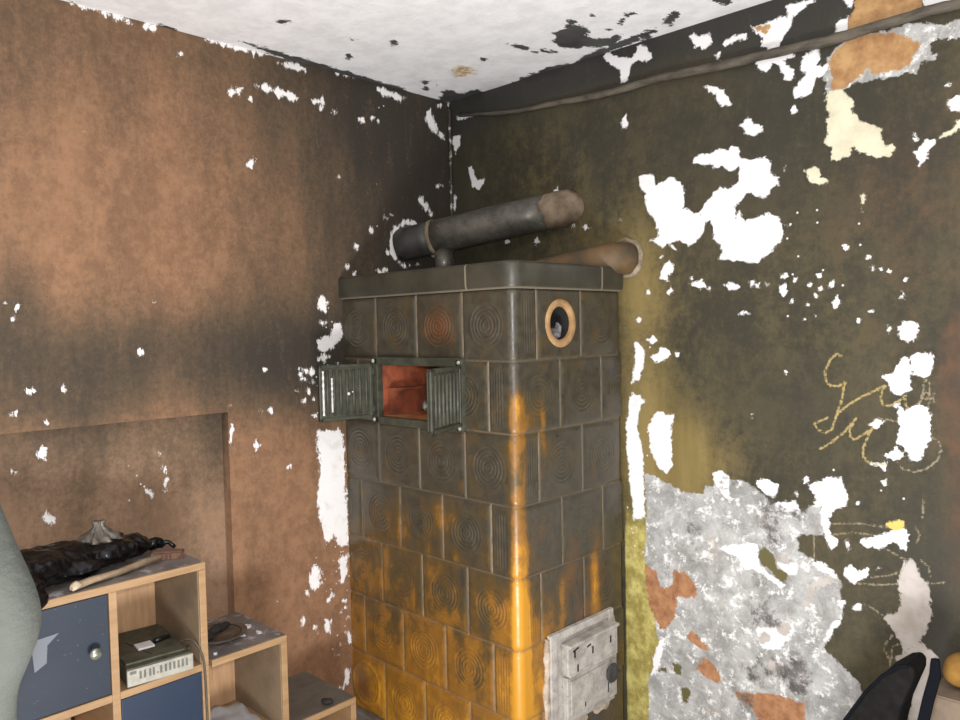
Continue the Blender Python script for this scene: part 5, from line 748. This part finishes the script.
# ---------------------------------------------------------------- person at the left edge
PO = Vector((.948, -2.192, 0)); RT = Vector((.712, .702, 0)).normalized(); FT = Vector((-.702, .712, 0)).normalized()
W_ = lambda a, f, z: PO+RT*a+FT*f+Vector((0, 0, z))
person = empty('person', 'person in a grey-green jacket standing at the left edge, only one sleeve in view', 'person', PO)
def skin(name, V_, E_, mat, root=0, sub_=2):
    me = bpy.data.meshes.new(name); me.from_pydata([W_(*v[:3]) for v in V_], E_, []); o = link(name, me, mat)
    md = o.modifiers.new('skin', 'SKIN'); md.use_smooth_shade = True
    for i, v in enumerate(V_):
        sv = me.skin_vertices[0].data[i]; sv.radius = (v[3], v[4] if len(v) > 4 else v[3]); sv.use_root = i == root
    ss_ = o.modifiers.new('subdivision', 'SUBSURF'); ss_.levels = ss_.render_levels = sub_
    return sub(o, person)
SKIN = simple('skin', srgb(206, 160, 132), srgb(190, 142, 116), 20, .6)
def side_pts(s): return [(s*.16, 0, 1.40, .055), (s*.215, .01, 1.24, .045), (s*.250, .035, 1.09, .04), (s*.205, .075, .95, .034), (s*.192, .11, .85, .026), (s*.19, .125, .80, .03, .018), (s*.19, .135, .75, .034, .016)]
V_ = [(0, 0, .95, .13, .10), (0, 0, 1.1, .12, .09), (0, 0, 1.3, .14, .10), (0, 0, 1.42, .07, .055), (0, .01, 1.49, .05), (0, .025, 1.56, .066, .075), (0, .025, 1.63, .075, .09), (0, .015, 1.69, .055, .07)]
E_ = [(i, i+1) for i in range(7)]
for s_ in (1, -1):
    b_ = len(V_); V_ += side_pts(s_); E_ += [(3, b_)]+[(b_+i, b_+i+1) for i in range(6)]
    for k in range(4):                                                # fingers, slightly curled
        c_ = len(V_); f0 = .112+k*.016; ln = (.06, .072, .068, .052)[k]
        V_ += [(s_*.189, f0, .735, .009), (s_*.185, f0+.004, .735-ln*.55, .008), (s_*.173, f0+.008, .735-ln, .007)]; E_ += [(b_+6, c_), (c_, c_+1), (c_+1, c_+2)]
    c_ = len(V_); V_ += [(s_*.183, .165, .775, .010), (s_*.176, .182, .745, .009), (s_*.17, .188, .72, .008)]; E_ += [(b_+5, c_), (c_, c_+1), (c_+1, c_+2)]
    l_ = len(V_); V_ += [(s_*.09, 0, .86, .085), (s_*.10, .012, .50, .055), (s_*.10, -.01, .30, .052), (s_*.10, -.015, .09, .036), (s_*.11, .05, .045, .038, .03), (s_*.115, .14, .03, .034, .022)]; E_ += [(0, l_)]+[(l_+i, l_+i+1) for i in range(5)]
skin('body', V_, E_, SKIN)
JK = NT('grey_green_cotton', .85); q1 = JK.noise(300, 3, .6); q2 = JK.noise(6, 4, .6); JK.col(JK.mix(JK.sm(q2, .3, .7), srgb(70, 73, 67), srgb(80, 83, 77))); JK.bump(JK.ma('ADD', JK.noise(9, 4, .6, JK.scaled((1, 1, 2.2))), JK.ma('MULTIPLY', q1, .1)), .5, .02)
V_ = [(0, 0, .86, .168, .13), (0, 0, .98, .162, .125), (0, 0, 1.12, .165, .12), (0, 0, 1.3, .17, .125), (0, 0, 1.41, .11, .085), (0, .005, 1.475, .068, .062)]
E_ = [(i, i+1) for i in range(5)]
for s_ in (1, -1):
    b_ = len(V_); V_ += [(s_*.175, 0, 1.395, .078), (s_*.215, .01, 1.26, .064), (s_*.236, .028, 1.16, .066), (s_*.262, .04, 1.085, .068), (s_*.208, .07, .97, .052), (s_*.192, .10, .90, .046), (s_*.19, .112, .85, .042)]
    E_ += [(4, b_)]+[(b_+i, b_+i+1) for i in range(6)]
skin('jacket', V_, E_, JK.m)
TR = simple('dark_denim', srgb(48, 54, 68), srgb(38, 42, 54), 60, .85)
V_ = [(0, 0, .93, .15, .11)]; E_ = []
for s_ in (1, -1):
    b_ = len(V_); V_ += [(s_*.09, 0, .84, .098), (s_*.10, .012, .50, .072), (s_*.10, -.01, .28, .066), (s_*.10, -.012, .10, .062)]; E_ += [(0, b_)]+[(b_+i, b_+i+1) for i in range(3)]
skin('trousers', V_, E_, TR)
for s_ in (1, -1): skin('shoe', [(s_*.10, -.045, .045, .044), (s_*.105, .03, .045, .046, .045), (s_*.112, .10, .035, .044, .034), (s_*.118, .165, .03, .034, .026)], [(0, 1), (1, 2), (2, 3)], SOOTY)
skin('hair', [(0, -.045, 1.60, .06, .05), (0, -.03, 1.67, .078, .07), (0, .01, 1.725, .068, .05), (0, .06, 1.72, .05, .03)], [(0, 1), (1, 2), (2, 3)], simple('brown_hair', srgb(66, 48, 36), srgb(50, 36, 28), 80, .6))
for s_ in (1, -1):
    bm = bmesh.new(); ellipsoid(bm, W_(s_*.03, .098, 1.615), (.010, .010, .007), 2); sub(obj('eye', bm, simple('eye_white', srgb(232, 230, 226), srgb(90, 70, 56), 90, .3), smooth=True), person)
    bm = bmesh.new(); ellipsoid(bm, W_(s_*.078, .015, 1.605), (.012, .018, .030), 2); sub(obj('ear', bm, SKIN, smooth=True), person)
bm = bmesh.new(); ellipsoid(bm, W_(0, .118, 1.59), (.012, .018, .02), 2); sub(obj('nose', bm, SKIN, smooth=True), person)
bm = bmesh.new(); ellipsoid(bm, W_(0, .106, 1.55), (.022, .016, .005), 2); sub(obj('mouth', bm, simple('lips', srgb(168, 104, 94), srgb(150, 90, 82), 40, .5), smooth=True), person)
for q in bpy.data.objects:
    if q.type == 'EMPTY' and not q.parent and not q.children: bpy.data.objects.remove(q)
